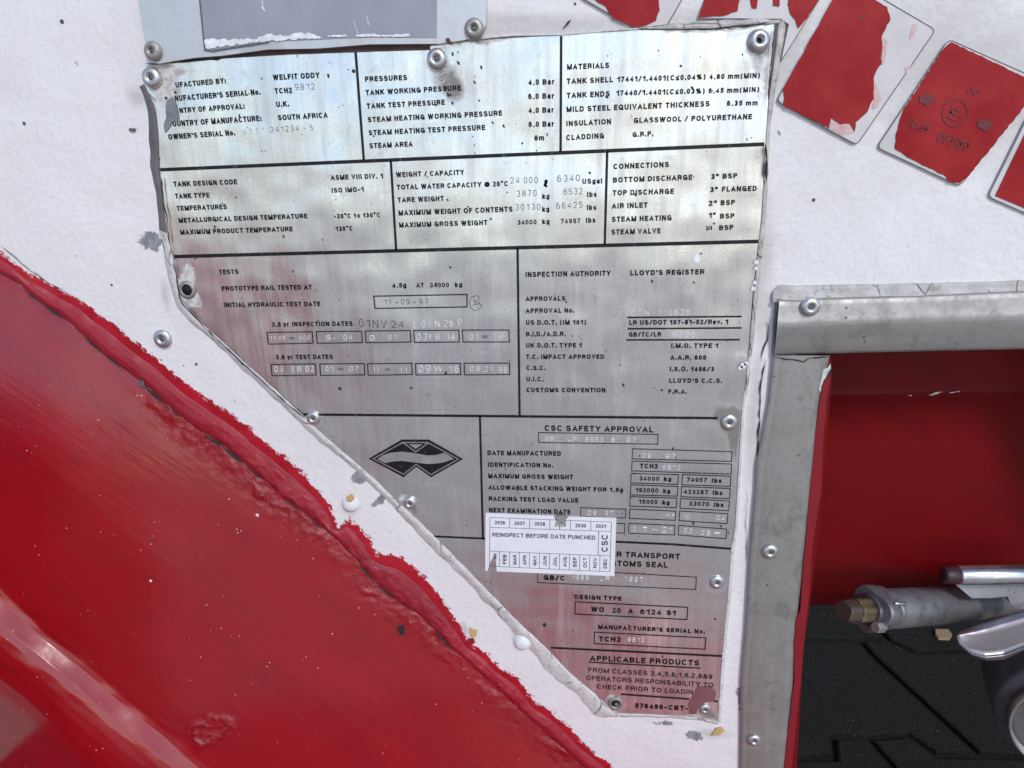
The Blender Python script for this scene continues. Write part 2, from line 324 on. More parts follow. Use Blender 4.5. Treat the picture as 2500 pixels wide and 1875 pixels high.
# ------------------------------------------------------------------ lettering: a stroke alphabet
def AR(cx, cy, rx, ry, a0, a1, n=None):
    n = n or max(3, int(abs(a1-a0)/24)); o = []
    for i in range(n+1):
        a = math.radians(a0+(a1-a0)*i/n); c, s_ = math.cos(a), math.sin(a); e = .84
        o.append((cx+rx*math.copysign(abs(c)**e, c), cy+ry*math.copysign(abs(s_)**e, s_)))
    return o
GL = {
 'A': (.72, [[(0, 0), (.5, 1), (1, 0)], [(.2, .3), (.8, .3)]]),
 'B': (.66, [[(0, 0), (0, 1), (.55, 1)]+AR(.55, .765, .36, .235, 90, -90)+[(0, .53)], [(.55, .53)]+AR(.58, .265, .42, .265, 90, -90)+[(0, 0)]]),
 'C': (.70, [AR(.5, .5, .5, .5, 42, 318)]),
 'D': (.68, [[(0, 0), (0, 1), (.38, 1)]+AR(.4, .5, .6, .5, 90, -90)+[(0, 0)]]),
 'E': (.58, [[(1, 1), (0, 1), (0, 0), (1, 0)], [(0, .53), (.92, .53)]]),
 'F': (.56, [[(1, 1), (0, 1), (0, 0)], [(0, .52), (.88, .52)]]),
 'G': (.72, [AR(.5, .5, .5, .5, 42, 330)+[(1, .46), (.58, .46)], [(1, .46), (1, 0)]]),
 'H': (.66, [[(0, 0), (0, 1)], [(1, 0), (1, 1)], [(0, .53), (1, .53)]]),
 'I': (0, [[(0, 0), (0, 1)]]),
 'J': (.52, [[(1, 1), (1, .3)]+AR(.5, .3, .5, .3, 0, -170)]),
 'K': (.68, [[(0, 0), (0, 1)], [(.95, 1), (0, .38)], [(.34, .6), (1, 0)]]),
 'L': (.55, [[(0, 1), (0, 0), (1, 0)]]),
 'M': (.80, [[(0, 0), (0, 1)], [(0, 1), (.5, 0)], [(.5, 0), (1, 1)], [(1, 1), (1, 0)]]),
 'N': (.67, [[(0, 0), (0, 1)], [(0, 1), (1, 0)], [(1, 0), (1, 1)]]),
 'O': (.74, [AR(.5, .5, .5, .5, 0, 360)]), 'Q': (.74, [AR(.5, .5, .5, .5, 0, 360), [(.6, .25), (1, -.03)]]),
 'P': (.62, [[(0, 0), (0, 1), (.58, 1)]+AR(.58, .73, .42, .27, 90, -90)+[(0, .46)]]),
 'R': (.67, [[(0, 0), (0, 1), (.56, 1)]+AR(.56, .74, .42, .26, 90, -90)+[(0, .48)], [(.5, .48)]+AR(.6, .25, .33, .23, 90, 10)+[(.97, 0)]]),
 'S': (.66, [AR(.5, .745, .45, .255, 22, 262)+AR(.5, .26, .5, .26, 82, -158)]),
 'T': (.60, [[(0, 1), (1, 1)], [(.5, 1), (.5, 0)]]),
 'U': (.66, [[(0, 1), (0, .35)]+AR(.5, .35, .5, .35, 180, 360)+[(1, 1)]]),
 'V': (.68, [[(0, 1), (.5, 0), (1, 1)]]), 'W': (.96, [[(0, 1), (.25, 0)], [(.25, 0), (.5, 1)], [(.5, 1), (.75, 0)], [(.75, 0), (1, 1)]]),
 'X': (.68, [[(0, 1), (1, 0)], [(0, 0), (1, 1)]]), 'Y': (.68, [[(0, 1), (.5, .45), (1, 1)], [(.5, .45), (.5, 0)]]),
 'Z': (.60, [[(0, 1), (1, 1), (0, 0), (1, 0)]]),
 '0': (.56, [AR(.5, .5, .5, .5, 0, 360)]), '1': (.48, [[(1, 0), (1, 1)], [(0, .76), (.95, .90)]]),
 '2': (.55, [AR(.5, .71, .48, .29, 165, -25)+[(0, 0), (1, 0)]]),
 '3': (.56, [AR(.5, .745, .44, .255, 155, -80)+AR(.5, .26, .5, .26, 80, -158)]),
 '4': (.58, [[(.76, 0), (.76, 1), (0, .27), (1, .27)]]),
 '5': (.56, [[(.92, 1), (.2, 1), (.06, .52)]+AR(.5, .32, .5, .32, 140, -155)]),
 '6': (.56, [AR(.5, .31, .5, .31, 0, 360), AR(.5, .5, .5, .5, 45, 180)+[(0, .31)]]),
 '7': (.54, [[(0, 1), (1, 1), (.35, 0)]]), '8': (.56, [AR(.5, .755, .42, .245, 0, 360), AR(.5, .26, .5, .26, 0, 360)]),
 '9': (.56, [AR(.5, .69, .5, .31, 0, 360), AR(.5, .5, .5, .5, 225, 360)+[(1, .69)]]),
 'a': (.54, [AR(.5, .53, .44, .2, 160, 20)+[(.94, 0)], AR(.46, .2, .46, .2, 0, 360)]),
 'b': (.56, [[(0, 0), (0, 1)], AR(.5, .36, .5, .36, 0, 360)]), 'l': (0, [[(0, 0), (0, 1)]]),
 'e': (.55, [[(0, .38), (1, .38)]+AR(.5, .36, .5, .36, 5, 315)]),
 'g': (.56, [AR(.5, .37, .5, .35, 0, 360), [(1, .72), (1, 0)]+AR(.5, -.02, .5, .24, 0, -160)]),
 'k': (.54, [[(0, 0), (0, 1)], [(.9, .72), (0, .25)], [(.35, .45), (1, 0)]]),
 'm': (.84, [[(0, 0), (0, .72)], [(0, .5)]+AR(.25, .5, .25, .22, 180, 0)+[(.5, 0)], [(.5, .5)]+AR(.75, .5, .25, .22, 180, 0)+[(1, 0)]]),
 'o': (.56, [AR(.5, .36, .5, .36, 0, 360)]), 'r': (.48, [[(0, 0), (0, .72)], [(0, .4)]+AR(.9, .4, .9, .3, 180, 90)]),
 's': (.52, [AR(.5, .54, .42, .18, 20, 262)+AR(.5, .18, .5, .18, 82, -160)]),
 't': (.46, [[(.4, .95), (.4, .15), (.6, 0), (1, 0)], [(0, .72), (1, .72)]]),
 'v': (.52, [[(0, .72), (.5, 0), (1, .72)]]), 'y': (.52, [[(0, .72), (.5, 0)], [(1, .72), (.45, -.15), (.1, -.24)]]),
 '.': (0, [[(0, -.02), (0, .1)]]), ',': (.10, [[(1, .09), (1, -.03), (0, -.16)]]), ':': (0, [[(0, 0), (0, .1)], [(0, .55), (0, .67)]]),
 "'": (0, [[(0, .98), (0, .72)]]), '"': (.42, [[(0, 1), (0, .75)], [(1, 1), (1, .75)]]), '/': (.50, [[(0, 0), (1, 1)]]),
 '-': (.44, [[(0, .36), (1, .36)]]), '=': (.5, [[(0, .3), (1, .3)], [(0, .6), (1, .6)]]),
 '(': (.40, [AR(1, .42, 1, .60, 95, 265, 6)]), ')': (.40, [AR(0, .42, 1, .60, 85, -85, 6)]),
 '%': (.86, [AR(.2, .78, .18, .2, 0, 360), AR(.8, .22, .18, .2, 0, 360), [(.25, 0), (.75, 1)]]),
 '@': (.95, [AR(.48, .48, .2, .22, 0, 360), [(.7, .72), (.68, .3), (.85, .3)]+AR(.5, .46, .5, .52, -15, 315)]),
 '&': (.72, [[(1, 0), (.2, .72)]+AR(.42, .8, .24, .2, 180, 0)+[(.6, .68), (.2, .5)]+AR(.36, .25, .36, .25, 150, 300)+[(.9, .48)]]),
 '≤': (.55, [[(1, .85), (0, .52), (1, .2)], [(0, 0), (1, 0)]]), '°': (.44, [AR(.5, 1.02, .5, .16, 0, 360)]),
 'ℓ': (.40, [[(0, .2), (.8, .75)]+AR(.62, .85, .25, .18, 0, 180)+[(.3, .3)]+AR(.55, .14, .3, .14, 180, 340)]),
}
def glyphs(txt, sw, gap):
    """stroke polylines for a line of text, cap height 1; returns polylines and width"""
    x = 0; out = []
    for ch in txt:
        if ch == ' ': x += .36; continue
        wd, pls = GL[ch]; iw = wd-sw if wd > 0 else 0
        iw = max(iw, .04) if wd > .15 else wd*.6
        for pl in pls: out.append([(x+sw/2+px*iw, sw/2+py*(1-sw)) for px, py in pl])
        x += iw+sw+gap
    return out, x-gap
SURF = .0015   # front face of the data plate
def text(z, x0, y0, x1, y1, hz, txt, parent, mat=None, sw=.24, h=None, ridge=False, gap=None, name=None, up=None):
    """one line of text between two baseline points given in zoom z; hz = cap height there"""
    if txt.isdigit() and not ridge: sw = min(sw, .20)
    mat = mat or INK; h = h if h is not None else SURF+.00012
    p0, p1 = Z(z, (x0, y0), (x1, y1)); s = ZO[z][2]; a = W(p0, h); b = W(p1, h)
    ex = Vector((b.x-a.x, b.z-a.z)); L = ex.length; ex.normalize()
    q = (p0[0]+(p1[1]-p0[1])*0, p0[1])
    d = Vector(p1)-Vector(p0); d.normalize(); nrm = Vector((d.y, -d.x))
    t = W(tuple(Vector(p0)+nrm*hz*s), h); t2 = W(tuple(Vector(p1)+nrm*hz*s), h)
    H = (Vector((t.x-a.x, t.z-a.z)).length+Vector((t2.x-b.x, t2.z-b.z)).length)/2
    ey = Vector((-ex.y, ex.x))
    if up: ey = up
    g, wd = glyphs(txt, sw, gap if gap is not None else (.13 if not ridge else .22)); sx = L/wd if wd > 0 else H
    V = []; Fs = []
    for pl in g:
        P = [Vector((a.x, a.z))+ex*x*sx+ey*y*H for x, y in pl]
        closed = len(P) > 3 and (P[0]-P[-1]).length < 1e-6
        if closed: P = P[:-1]
        if not closed and not ridge:   # square caps on long end strokes
            e = sw*(sx+H)/4
            d0 = P[0]-P[1]; d1 = P[-1]-P[-2]
            P = [P[0]+d0.normalized()*(e if d0.length > .24*H or len(P) == 2 else e*.3)]+P[1:-1]+[P[-1]+d1.normalized()*(e if d1.length > .24*H or len(P) == 2 else e*.3)]
        v, f = strip_quads(P, sw*(sx+H)/2*(1 if not ridge else 1), closed)
        if not ridge:
            o = len(V); V += [Vector((c.x, -h, c.y)) for c in v]; Fs += [tuple(o+i for i in ff) for ff in f]
        else:   # raised stamping burr: two sloping faces
            n = len(v)//2; o = len(V)
            for i in range(n):
                l, r = v[2*i], v[2*i+1]; m = (l+r)/2
                V += [Vector((l.x, -h+.0001, l.y)), Vector((m.x, -h-sw*H*.42, m.y)), Vector((r.x, -h+.0001, r.y))]
            for i in range(n-1+(1 if closed else 0)):
                j = (i+1) % n
                Fs += [(o+3*i, o+3*i+1, o+3*j+1, o+3*j), (o+3*i+1, o+3*i+2, o+3*j+2, o+3*j+1)]
    return obj(name or ('stamped_characters' if ridge else 'lettering'), V, face_up(Fs, V), mat, parent)
def stamp(z, x0, y0, x1, y1, hz, txt, parent, mat=None, sw=.15): return text(z, x0, y0, x1, y1, hz, txt, parent, STAMP if txt in '-=' else (mat or STAMP), sw, SURF, True)
def frame_box(z, pts, parent, wz=8, h=None, name='printed_box', mat=None):
    return ribbon(name, Z(z, *pts), wz*ZO[z][2], h or SURF+.00018, mat or INK, parent, True)
# ------------------------------------------------------------------ rivets
def lathe(c, ax, prof, n=24, mat=None, name='part', parent=None, sm=True, squash=1):
    ax = ax.normalized(); u = ax.orthogonal().normalized(); v = ax.cross(u); V = []; Fs = []
    for r, h in prof:
        for i in range(n):
            a = 2*math.pi*i/n; V.append(c+ax*h+(u*math.cos(a)+v*math.sin(a))*r)
    m = len(prof)
    for k in range(m-1):
        for i in range(n): Fs.append((k*n+i, k*n+(i+1) % n, (k+1)*n+(i+1) % n, (k+1)*n+i))
    Fs.append(tuple(range(n))[::-1]); Fs.append(tuple((m-1)*n+i for i in range(n)))
    return fix_normals(obj(name, V, Fs, mat, parent, sm))
FRONT = Vector((0, -1, 0))
def rivet(px, rpx, base, parent, mat=None, core=True, painted=None, tilt=(0, 0), hs=1.0, label=None, corefill=True):
    mat = mat or RIV; r = rpx*DIST/F_PX*.98; c = W(px, base); ax = Vector((tilt[0], -1, tilt[1]))
    if painted:
        prof = [(r*1.15, -.0004), (r*1.12, .0002), (r*.98, r*.25), (r*.8, r*.5), (r*.5, r*.68), (r*.2, r*.74), (r*.05, r*.74)]
        o = lathe(c, ax, prof, 28, painted, 'rivet', parent)
    else:
        k = r*.42*hs
        prof = [(r*.96, -.0004), (r, .0), (r, k*.35), (r*.94, k*.62), (r*.8, k*.86), (r*.6, k), (r*.42, k*1.03), (r*.40, k*.93), (r*.36, k*.80), (r*.28, k*.78), (r*.26, k*.6), (r*.26, k*.2)]
        o = lathe(c, ax, prof, 28, mat, 'rivet', parent)
        if core: lathe(c+ax.normalized()*k*(.25 if corefill else .05), ax, [(r*.25, 0), (r*.22, k*.4), (r*.10, k*.42)] if corefill else [(r*.25, 0), (r*.25, k*.18)], 14, CORE if corefill else HOLE, 'rivet_core', o)
    if label: o['label'] = label
    return o
# ================================================================== SETTING
def blob(q, p, rx, ry=None, ang=0, h=0.0):
    c = W(p, h); k = DIST/F_PX; ry = ry or rx; a = math.radians(ang); d = q-np.array([c.x, c.z])
    u = (d[:, 0]*math.cos(a)-d[:, 1]*math.sin(a))/(rx*k); v = (d[:, 0]*math.sin(a)+d[:, 1]*math.cos(a))/(ry*k)
    return np.exp(-(u*u+v*v))
def wl(pl, h=0.0): return np.array([(W(p, h).x, W(p, h).z) for p in pl])
# red/white paint boundary, crack line, beam ridge (photograph pixels, continued past the frame)
EDGE = [(-420, 330), (-150, 530), (0, 615), (65, 664), (98, 680), (145, 707), (195, 730), (235, 763), (268, 781), (307, 817), (340, 843), (380, 872), (416, 904), (459, 940), (506, 973),
        (557, 1005), (608, 1042), (637, 1074), (669, 1096), (700, 1120), (750, 1164), (804, 1229), (828, 1292), (850, 1262), (899, 1309), (919, 1352), (978, 1360), (1023, 1393), (1068, 1448), (1123, 1527),
        (1142, 1567), (1187, 1592), (1217, 1627), (1272, 1662), (1307, 1716), (1361, 1746), (1421, 1811), (1486, 1865), (1620, 2000), (1800, 2180)]
CRACK = [(-420, 470), (-150, 590), (29, 676), (65, 702), (108, 738), (155, 770), (203, 810), (253, 857), (311, 900), (362, 940), (427, 998), (481, 1038), (542, 1078), (593, 1121), (651, 1172),
         (700, 1212), (775, 1269), (829, 1318), (864, 1353), (934, 1433), (1038, 1507), (1098, 1570), (1172, 1637), (1247, 1706), (1346, 1796), (1420, 1860), (1580, 2000), (1760, 2180)]
RIDGE = [(-420, 1150), (-200, 1300), (0, 1463), (43, 1512), (94, 1560), (174, 1619), (253, 1691), (340, 1763), (416, 1821), (470, 1868), (620, 2010), (800, 2200)]
LOW = [(-420, 1340), (-200, 1490), (0, 1651), (72, 1709), (163, 1789), (253, 1868), (400, 2010), (560, 2200)]
CHIPS = [((375, 590), 26, 34, 0), ((885, 1160), 40, 22, -40), ((935, 1215), 40, 16, -40), ((1630, 1765), 42, 14, 0), ((1815, 1690), 22, 60, 0), ((1822, 1800), 24, 60, 0), ((330, 318), 10, 6, 0),
         ((1690, 1795), 30, 18, 0), ((860, 1125), 20, 14, 0)]
DIRT = [((335, 235), 30, 30, 0), ((1900, 130), 55, 110, 0), ((1780, 45), 170, 35, 0), ((1850, 640), 40, 160, 0), ((1240, 70), 90, 30, 0), ((1130, 60), 60, 60, 0), ((855, 1240), 32, 26, 0), ((1262, 1548), 22, 30, 0),
        ((1400, 70), 200, 30, 0), ((405, 720), 14, 50, 0), ((1740, 1790), 60, 20, 0), ((1840, 1000), 20, 200, 0), ((2350, 180), 300, 160, 30), ((1130, 1535), 18, 30, 0)]
OPEN = [(1950, 790), (2700, 770), (3600, 2600), (1830, 2600), (1890, 1875), (1930, 1500)]
def panel():
    st = .0025; a = W((-330, -330)); b = W((2900, 2300)); x0, x1 = -.36, .50; z0, z1 = b.z-.05, a.z+.02
    z0 = -.42
    xs = np.arange(x0, x1, st); zs = np.arange(z0, z1, st); gx, gy = np.meshgrid(xs, zs); q = np.c_[gx.ravel(), gy.ravel()]; nx = len(xs)
    e, c = wl(EDGE), wl(CRACK)
    de = pdist(q, e); zi = np.interp(q[:, 0], e[:, 0], e[:, 1]); red = np.where(q[:, 1] < zi, de, -de)
    dirt = np.zeros(len(q)); chip = np.zeros(len(q))
    for p, rx, ry, an in DIRT: dirt += blob(q, p, rx, ry, an)
    for p, rx, ry, an in CHIPS: chip += blob(q, p, rx, ry, an)
    O = wl(OPEN); ins = np.zeros(len(q), bool)
    for i in range(len(O)):
        A, B = O[i-1], O[i]; cc = (A[1] > q[:, 1]) != (B[1] > q[:, 1]); t = (q[:, 1]-A[1])/(B[1]-A[1]+1e-12); ins ^= cc & (q[:, 0] < A[0]+t*(B[0]-A[0]))
    ok = ~ins; V = [(x, -.0006*noise.noise(Vector((x*14, z*14, 0))), z) for x, z in q]; Fs = []
    okm = ok.reshape(len(zs), nx)
    for j in range(len(zs)-1):
        for i in range(nx-1):
            if okm[j, i] and okm[j, i+1] and okm[j+1, i] and okm[j+1, i+1]: k = j*nx+i; Fs.append((k, k+1, k+nx+1, k+nx))
    root = thing('side_panel', (0, 0, 0), 'white rough-painted panel that carries the metal plates, red paint along its lower left edge', 'panel')
    obj('panel_sheet', V, Fs, PANEL, root, True, {'red': red, 'dirt': np.clip(dirt, 0, 1), 'chip': np.clip(chip, 0, 1)})
    return root
PN = panel()
def crackline(pts, wpx, parent=PN, h=.0009, mat=None, jit=2.0, n=None):
    rnd = random.Random(int(pts[0][0])); L = sum((Vector(b)-Vector(a)).length for a, b in zip(pts[:-1], pts[1:])); n = n or max(4, int(L/14))
    P = resample(pts, n); P = [(x+rnd.uniform(-jit, jit), y+rnd.uniform(-jit, jit)) for x, y in P]
    V = []; Fs = []
    for i, p in enumerate(P):
        a = Vector(P[max(i-1, 0)]); b = Vector(P[min(i+1, len(P)-1)]); nr = (b-a).normalized(); nr = Vector((-nr.y, nr.x)); w_ = wpx*(.35+rnd.random())*(0.2 if i in (0, len(P)-1) else 1)/2
        V += [W((p[0]+nr.x*w_, p[1]+nr.y*w_), h), W((p[0]-nr.x*w_, p[1]-nr.y*w_), h)]
        if i: Fs.append((2*i-2, 2*i-1, 2*i+1, 2*i))
    return obj('paint_crack', V, face_up(Fs, V), mat or DARK, parent)
crackline([(1870, 878), (1862, 905), (1858, 930), (1855, 1010), (1849, 1130)], 4)
crackline(Z('I', (2160, 660), (2155, 900), (2150, 1200)), 1.4); crackline([(1838, 1330), (1832, 1430), (1826, 1560)], 1.4)
crackline(Z('C', (120, 262), (200, 172)), 5, jit=.5); crackline([(0, 600), (20, 615), (62, 652), (120, 690), (160, 712)], 1.6)
crackline(Z('A', (200, 575), (330, 572), (420, 565)), 3); crackline(Z('C', (1340, 165), (1600, 155), (1900, 152), (2060, 155), (2140, 185)), 6, jit=1)
crackline(Z('L', (270, 380), (300, 410), (290, 440), (300, 480), (270, 560), (250, 620), (240, 680)), 3)
for p, r_, a_ in (((352*1.1302, 827), 26, 0),): pass
rivet((397.5, 827), 25, .0008, PN, hs=.8, label='bare domed rivet in the white panel left of the plate')
rivet((856, 1229), 24, .0, PN, painted=WPAINT, label='rivet under chipped white and ochre paint')
rivet((1276, 1567), 25, .0, PN, painted=WPAINT, label='rivet fully covered by white paint')
# splashes and chips that sit on the white paint
OCHRE = m_plain('ochre_primer', (.62, .40, .16), .6); BLK = m_plain('black_fleck', (.02, .02, .02), .6)
def fleck(pts, h, mat, parent, name='paint_chip', amp=1.5, seed=1): return sheet(name, ragged(pts, amp, 6, seed), h, .0003, mat, parent)
fleck(Z('K', (1755, 1530), (1800, 1470), (1850, 1460), (1880, 1490), (1820, 1530), (1770, 1540)), .0012, OCHRE, PN)
fleck([(845, 1212), (858, 1206), (866, 1216), (856, 1226), (846, 1224)], .0042, OCHRE, PN)
fleck(Z('J', (900, 970), (935, 985), (930, 1015), (905, 1015)), .0012, OCHRE, PN)
fleck(Z('A', (50, 1165), (65, 1150), (115, 1158), (105, 1185), (60, 1180)), .001, SEALD, PN)
fleck(Z('J', (890, 1025), (915, 1020), (925, 1045), (900, 1060), (880, 1050)), .0016, REDBEAD, PN)
# ------------------------------------------------------------------ red diagonal frame beam
def lerp(a, b, t, n=90):
    A, B = resample(a, n), resample(b, n); return [tuple(x) for x in A*(1-t)+B*t]
N_ = 260
FARL = [(-1500, 1700), (-900, 2300), (-300, 2900), (300, 3200)]
def off(pl, dx, dy): return [(x+dx, y+dy) for x, y in pl]
def beam_att(q, info):
    c = wl(smooth(CRACK, 160)); d = pdist(q, c); t = np.interp(q[:, 0], [-.3, W((300, 900)).x, W((480, 1040)).x, W((800, 1300)).x, W((1300, 1750)).x, .3], [.1, .15, .8, 1, .55, .4])
    k = np.exp(-np.clip(d-.003, 0, 9)**2/(.0088**2))*t; k *= np.array([.5+.5*min(1, max(0, .5+2.2*noise.noise(Vector((x*24, z*24, 5))))) for x, z in q])
    v_ = q-wl([(515, 1782)], .033); an = np.arctan2(v_[:, 1], v_[:, 0]); rr_ = .0095*(1+.28*np.sin(2*an+.7)+.12*np.sin(5*an))
    rad = np.hypot(*v_.T); k += .75*np.exp(-((rad-rr_)/.0026)**2)*(.7+.3*np.sin(3*an+1))+.45*(rad < rr_)
    return {'crumb': np.clip(k, 0, 1)}
BEAM = thing('frame_beam', (0, 0, 0), 'glossy red painted diagonal steel beam filling the lower left corner', 'beam')
def beam_face():
    hC, hR = .0000, .046
    rails = [(off(CRACK, 14, -12), -.012), (CRACK, hC)]
    C_, R_ = smooth(CRACK, 160), smooth(off(RIDGE, 12, -18), 160)
    def relax(pl, k=14):
        A = np.array(pl); B = np.r_[[A[0]]*k, A, [A[-1]]*k]; return [tuple(B[i:i+2*k+1].mean(0)) for i in range(len(A))]
    CS_ = relax(C_); R_ = relax(R_, 5)
    for t, h in ((.05, .0021), (.15, .0062), (.5, .0199), (.90, .0344), (.965, .0366)): rails.append((lerp(C_ if t < .1 else CS_, R_, t, 160), h))
    L_ = smooth(LOW, 160)
    for t, h in ((.0, .0378), (.10, .0393), (.228, .0423), (.358, .0454), (.477, .0476), (.635, .0497), (.78, .0512), (1, .0524)): rails.append((lerp(R_, L_, t, 160), h))
    rails += [(lerp(L_, FARL, .03, 160), .0514), (lerp(L_, FARL, .08, 160), .044), (lerp(L_, FARL, .45, 160), -.01), (FARL, -.05)]
    sub = [1, 4, 8, 26, 26, 5, 4, 5, 6, 6, 6, 6, 6, 6, 4, 4, 8, 4][:len(rails)-1]
    o = loft('beam_face', rails, REDM, BEAM, 300, sub, attrs=beam_att)
    me = o.data; c = wl(smooth(CRACK, 160)); V = np.array([(v.co.x, v.co.z) for v in me.vertices]); k = np.zeros(len(V)); me.attributes['crumb'].data.foreach_get('value', k)
    dn = np.hypot(*(V-wl([(512, 1785)], .033)).T)
    rd = pdist(V, wl(smooth(RIDGE, 160), .040))
    for i, v in enumerate(me.vertices):
        p = v.co; q_ = Vector(((p.x*.78-p.z*.62)*70, p.y*150, (p.x*.62+p.z*.78)*190)); a = noise.turbulence(q_, 4, True, amplitude_scale=.6, frequency_scale=2.1)-.6; b = noise.noise(q_*.45)
        kk = k[i]*(.22 if dn[i] < .028 else 1); v.co.y -= kk*(a*.0034+b*.0010)+.0005*noise.noise(Vector((p.x*22, 0, p.z*22)))-.0007*math.exp(-(dn[i]/.009)**2)
        if rd[i] < .03: v.co.y -= .0006*noise.noise(Vector(((p.x*.78-p.z*.62)*60, (p.x*.62+p.z*.78)*150, 3)))*math.exp(-(rd[i]/.014)**2)
    return o
beam_face()
def bead():
    C_, E_ = smooth(CRACK, 200), smooth(EDGE, 200)
    xs = [p[0] for p in C_]
    rails = [(off(C_, -5, 5), -.0015), (off(C_, -3, 3), .0018), (lerp(C_, E_, .04, 200), .0025), (lerp(C_, E_, .14, 200), .0027), (lerp(C_, E_, .40, 200), .0019), (lerp(C_, E_, .54, 200), .0011), (lerp(C_, E_, .64, 200), .0005), (lerp(C_, E_, .69, 200), -.0010)]
    def at(q, info):
        t = np.interp(q[:, 0], [W((450, 1040)).x, W((700, 1212)).x, W((1250, 1700)).x, W((1400, 1800)).x], [.08, .8, .7, .3]); k = np.interp(info[:, 0], [0, 1.2, 3.2, 5, 7], [1, .9, .45, .2, .12]); return {'crumb': np.clip(t*k+.10, 0, 1)}
    o = loft('sealant_bead', rails, REDBEAD, BEAM, 420, [2, 2, 3, 4, 5, 4, 3], jit=.0006, js=85, attrs=at)
    me = o.data; k = np.zeros(len(me.vertices)); me.attributes['crumb'].data.foreach_get('value', k)
    for i, v in enumerate(me.vertices):
        p = v.co; v.co.y -= k[i]*.0018*(noise.turbulence(Vector(((p.x*.78-p.z*.62)*90, 0, (p.x*.62+p.z*.78)*200)), 4, True, amplitude_scale=.6, frequency_scale=2.1)-.6)
bead()
CS2 = resample(CRACK[3:24], 26)
for i_, w_ in ((0, 4), (1, 6), (3, 5), (4, 3), (6, 6), (7, 4), (9, 6), (10, 7), (11, 4), (13, 6), (14, 5), (17, 6), (18, 4), (21, 5)): crackline([tuple(CS2[i_]+(-5, 5)), tuple(CS2[i_+1]+(-5, 5))], w_, BEAM, .0044, jit=3)
fleck(Z('J', (550, 960), (575, 958), (580, 1000), (560, 1008), (548, 985)), .013, BLK, BEAM, 'dark_debris')
fleck([(333, 925), (350, 930), (352, 942), (338, 940)], .0045, SEALD, BEAM, 'dark_debris')
# ------------------------------------------------------------------ data plate
PO = (Z('A', (200, 590), (330, 580), (430, 570), (600, 560), (940, 525), (1500, 492)) + [(900, 127)] + Z('B', (600, 205), (1000, 160), (1240, 130), (1880, 97)) +
      Z('C', (760, 270), (1160, 272), (1500, 268), (2030, 212)) + Z('C', (2000, 500), (1975, 900), (1950, 1290)) + Z('F', (1725, 100), (1690, 700), (1665, 920)) +
      Z('G', (2205, 400), (2160, 1000), (2130, 1280), (2100, 1500)) + Z('I', (2062, 900), (2030, 1105)) + Z('K', (1905, 260), (1875, 600), (1850, 820), (1830, 1100), (1818, 1395)) +
      Z('K', (1560, 1358), (1200, 1335), (930, 1325), (870, 1310), (740, 1180), (480, 960), (270, 740), (0, 490)) +
      [(1157, 1408), (1078, 1328), (1008, 1259), (968, 1224), (919, 1177), (874, 1137), (784, 1060), (738, 1016), (681, 962), (608, 896), (547, 842), (500, 799), (461, 752), (438, 719), (431, 678), (431, 640), (425, 626), (407, 570), (396, 461), (392, 412), (388, 312), (381, 244), (362, 226), (353, 206)])
def plate_att(q):
    g = np.zeros(len(q)); s = np.zeros(len(q)); o = np.zeros(len(q))
    for p, rx, ry, an, k in (((1090, 195), 34, 30, 30, .75), ((1110, 230), 24, 34, 0, .6), ((1800, 1090), 30, 60, 0, .9), ((1770, 1010), 45, 30, 0, .8), ((1745, 950), 40, 22, -50, .55), ((1740, 1752), 40, 26, 0, .8), ((1870, 180), 30, 90, 0, .45),
                             ((1500, 1720), 36, 30, 0, .7), ((1020, 1250), 30, 14, -50, .5), ((1800, 1390), 30, 40, 0, .35), ((640, 132), 26, 16, 0, .8), ((820, 128), 50, 10, 0, .5), ((890, 135), 30, 8, 0, .6), ((450, 250), 14, 20, 0, .5),
                             ((1690, 1440), 70, 12, 0, .35), ((1250, 815), 60, 14, 0, .45), ((1130, 800), 60, 10, 0, .35), ((665, 800), 50, 14, 0, .35), ((1195, 865), 60, 20, 0, .35)): g += k*blob(q, p, rx, ry, an, SURF)
    for p, rx, ry, an, k in (((655, 330), 50, 18, 35, 1), ((765, 315), 46, 12, -18, 1), ((1055, 160), 60, 60, 0, .6), ((1560, 720), 150, 60, -30, .55), ((1600, 1290), 40, 20, 0, .6), ((1180, 1040), 80, 30, 0, .25), ((950, 985), 60, 15, 20, .4)): s += k*blob(q, p, rx, ry, an, SURF)
    for p, rx, ry, an, k in (((395, 200), 50, 40, 0, .95), ((420, 245), 26, 22, 0, .8), ((455, 690), 26, 55, 20, 1), ((470, 730), 30, 22, 30, .9), ((1660, 72), 140, 8, 0, .6), ((1895, 120), 18, 90, 0, .8), ((1180, 98), 70, 14, 0, .8), ((420, 168), 60, 12, 0, .6),
                             ((980, 1215), 26, 18, 0, .7), ((1500, 1705), 30, 22, 0, .7), ((1700, 1752), 40, 14, 0, .9), ((1725, 1680), 30, 50, 20, .35), ((1850, 640), 8, 60, 0, .7), ((1810, 870), 16, 12, 0, 1.2), ((396, 300), 9, 40, 0, .5)): o += k*blob(q, p, rx, ry, an, SURF)
    for p, r in (((373, 190), 26), ((1067, 146), 24), ((1851, 104), 30), ((766, 1024), 24), ((1001, 1230), 24), ((1780, 1036), 28), ((1750, 1426), 26), ((1721, 1733), 22)): g += .62*blob(q, p, r*1.15, r*1.3, 0, SURF)  # dirt plus contact shadow, painted as a dark ring round each rivet
    return {'grime_shade': np.clip(g, 0, 1), 'scuff': np.clip(s, 0, 1), 'over': np.clip(o, 0, 1)}
DP = thing('data_plate', (0, 0, 0), 'large riveted stainless steel plate printed with tank data, cut off diagonally at lower left', 'metal plate')
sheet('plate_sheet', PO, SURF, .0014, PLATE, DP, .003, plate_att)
LN = 7.2
def rule(a, b, wpx=LN*.8): return ribbon('ruled_line', [a, b], wpx, SURF+.00016, INK, DP)
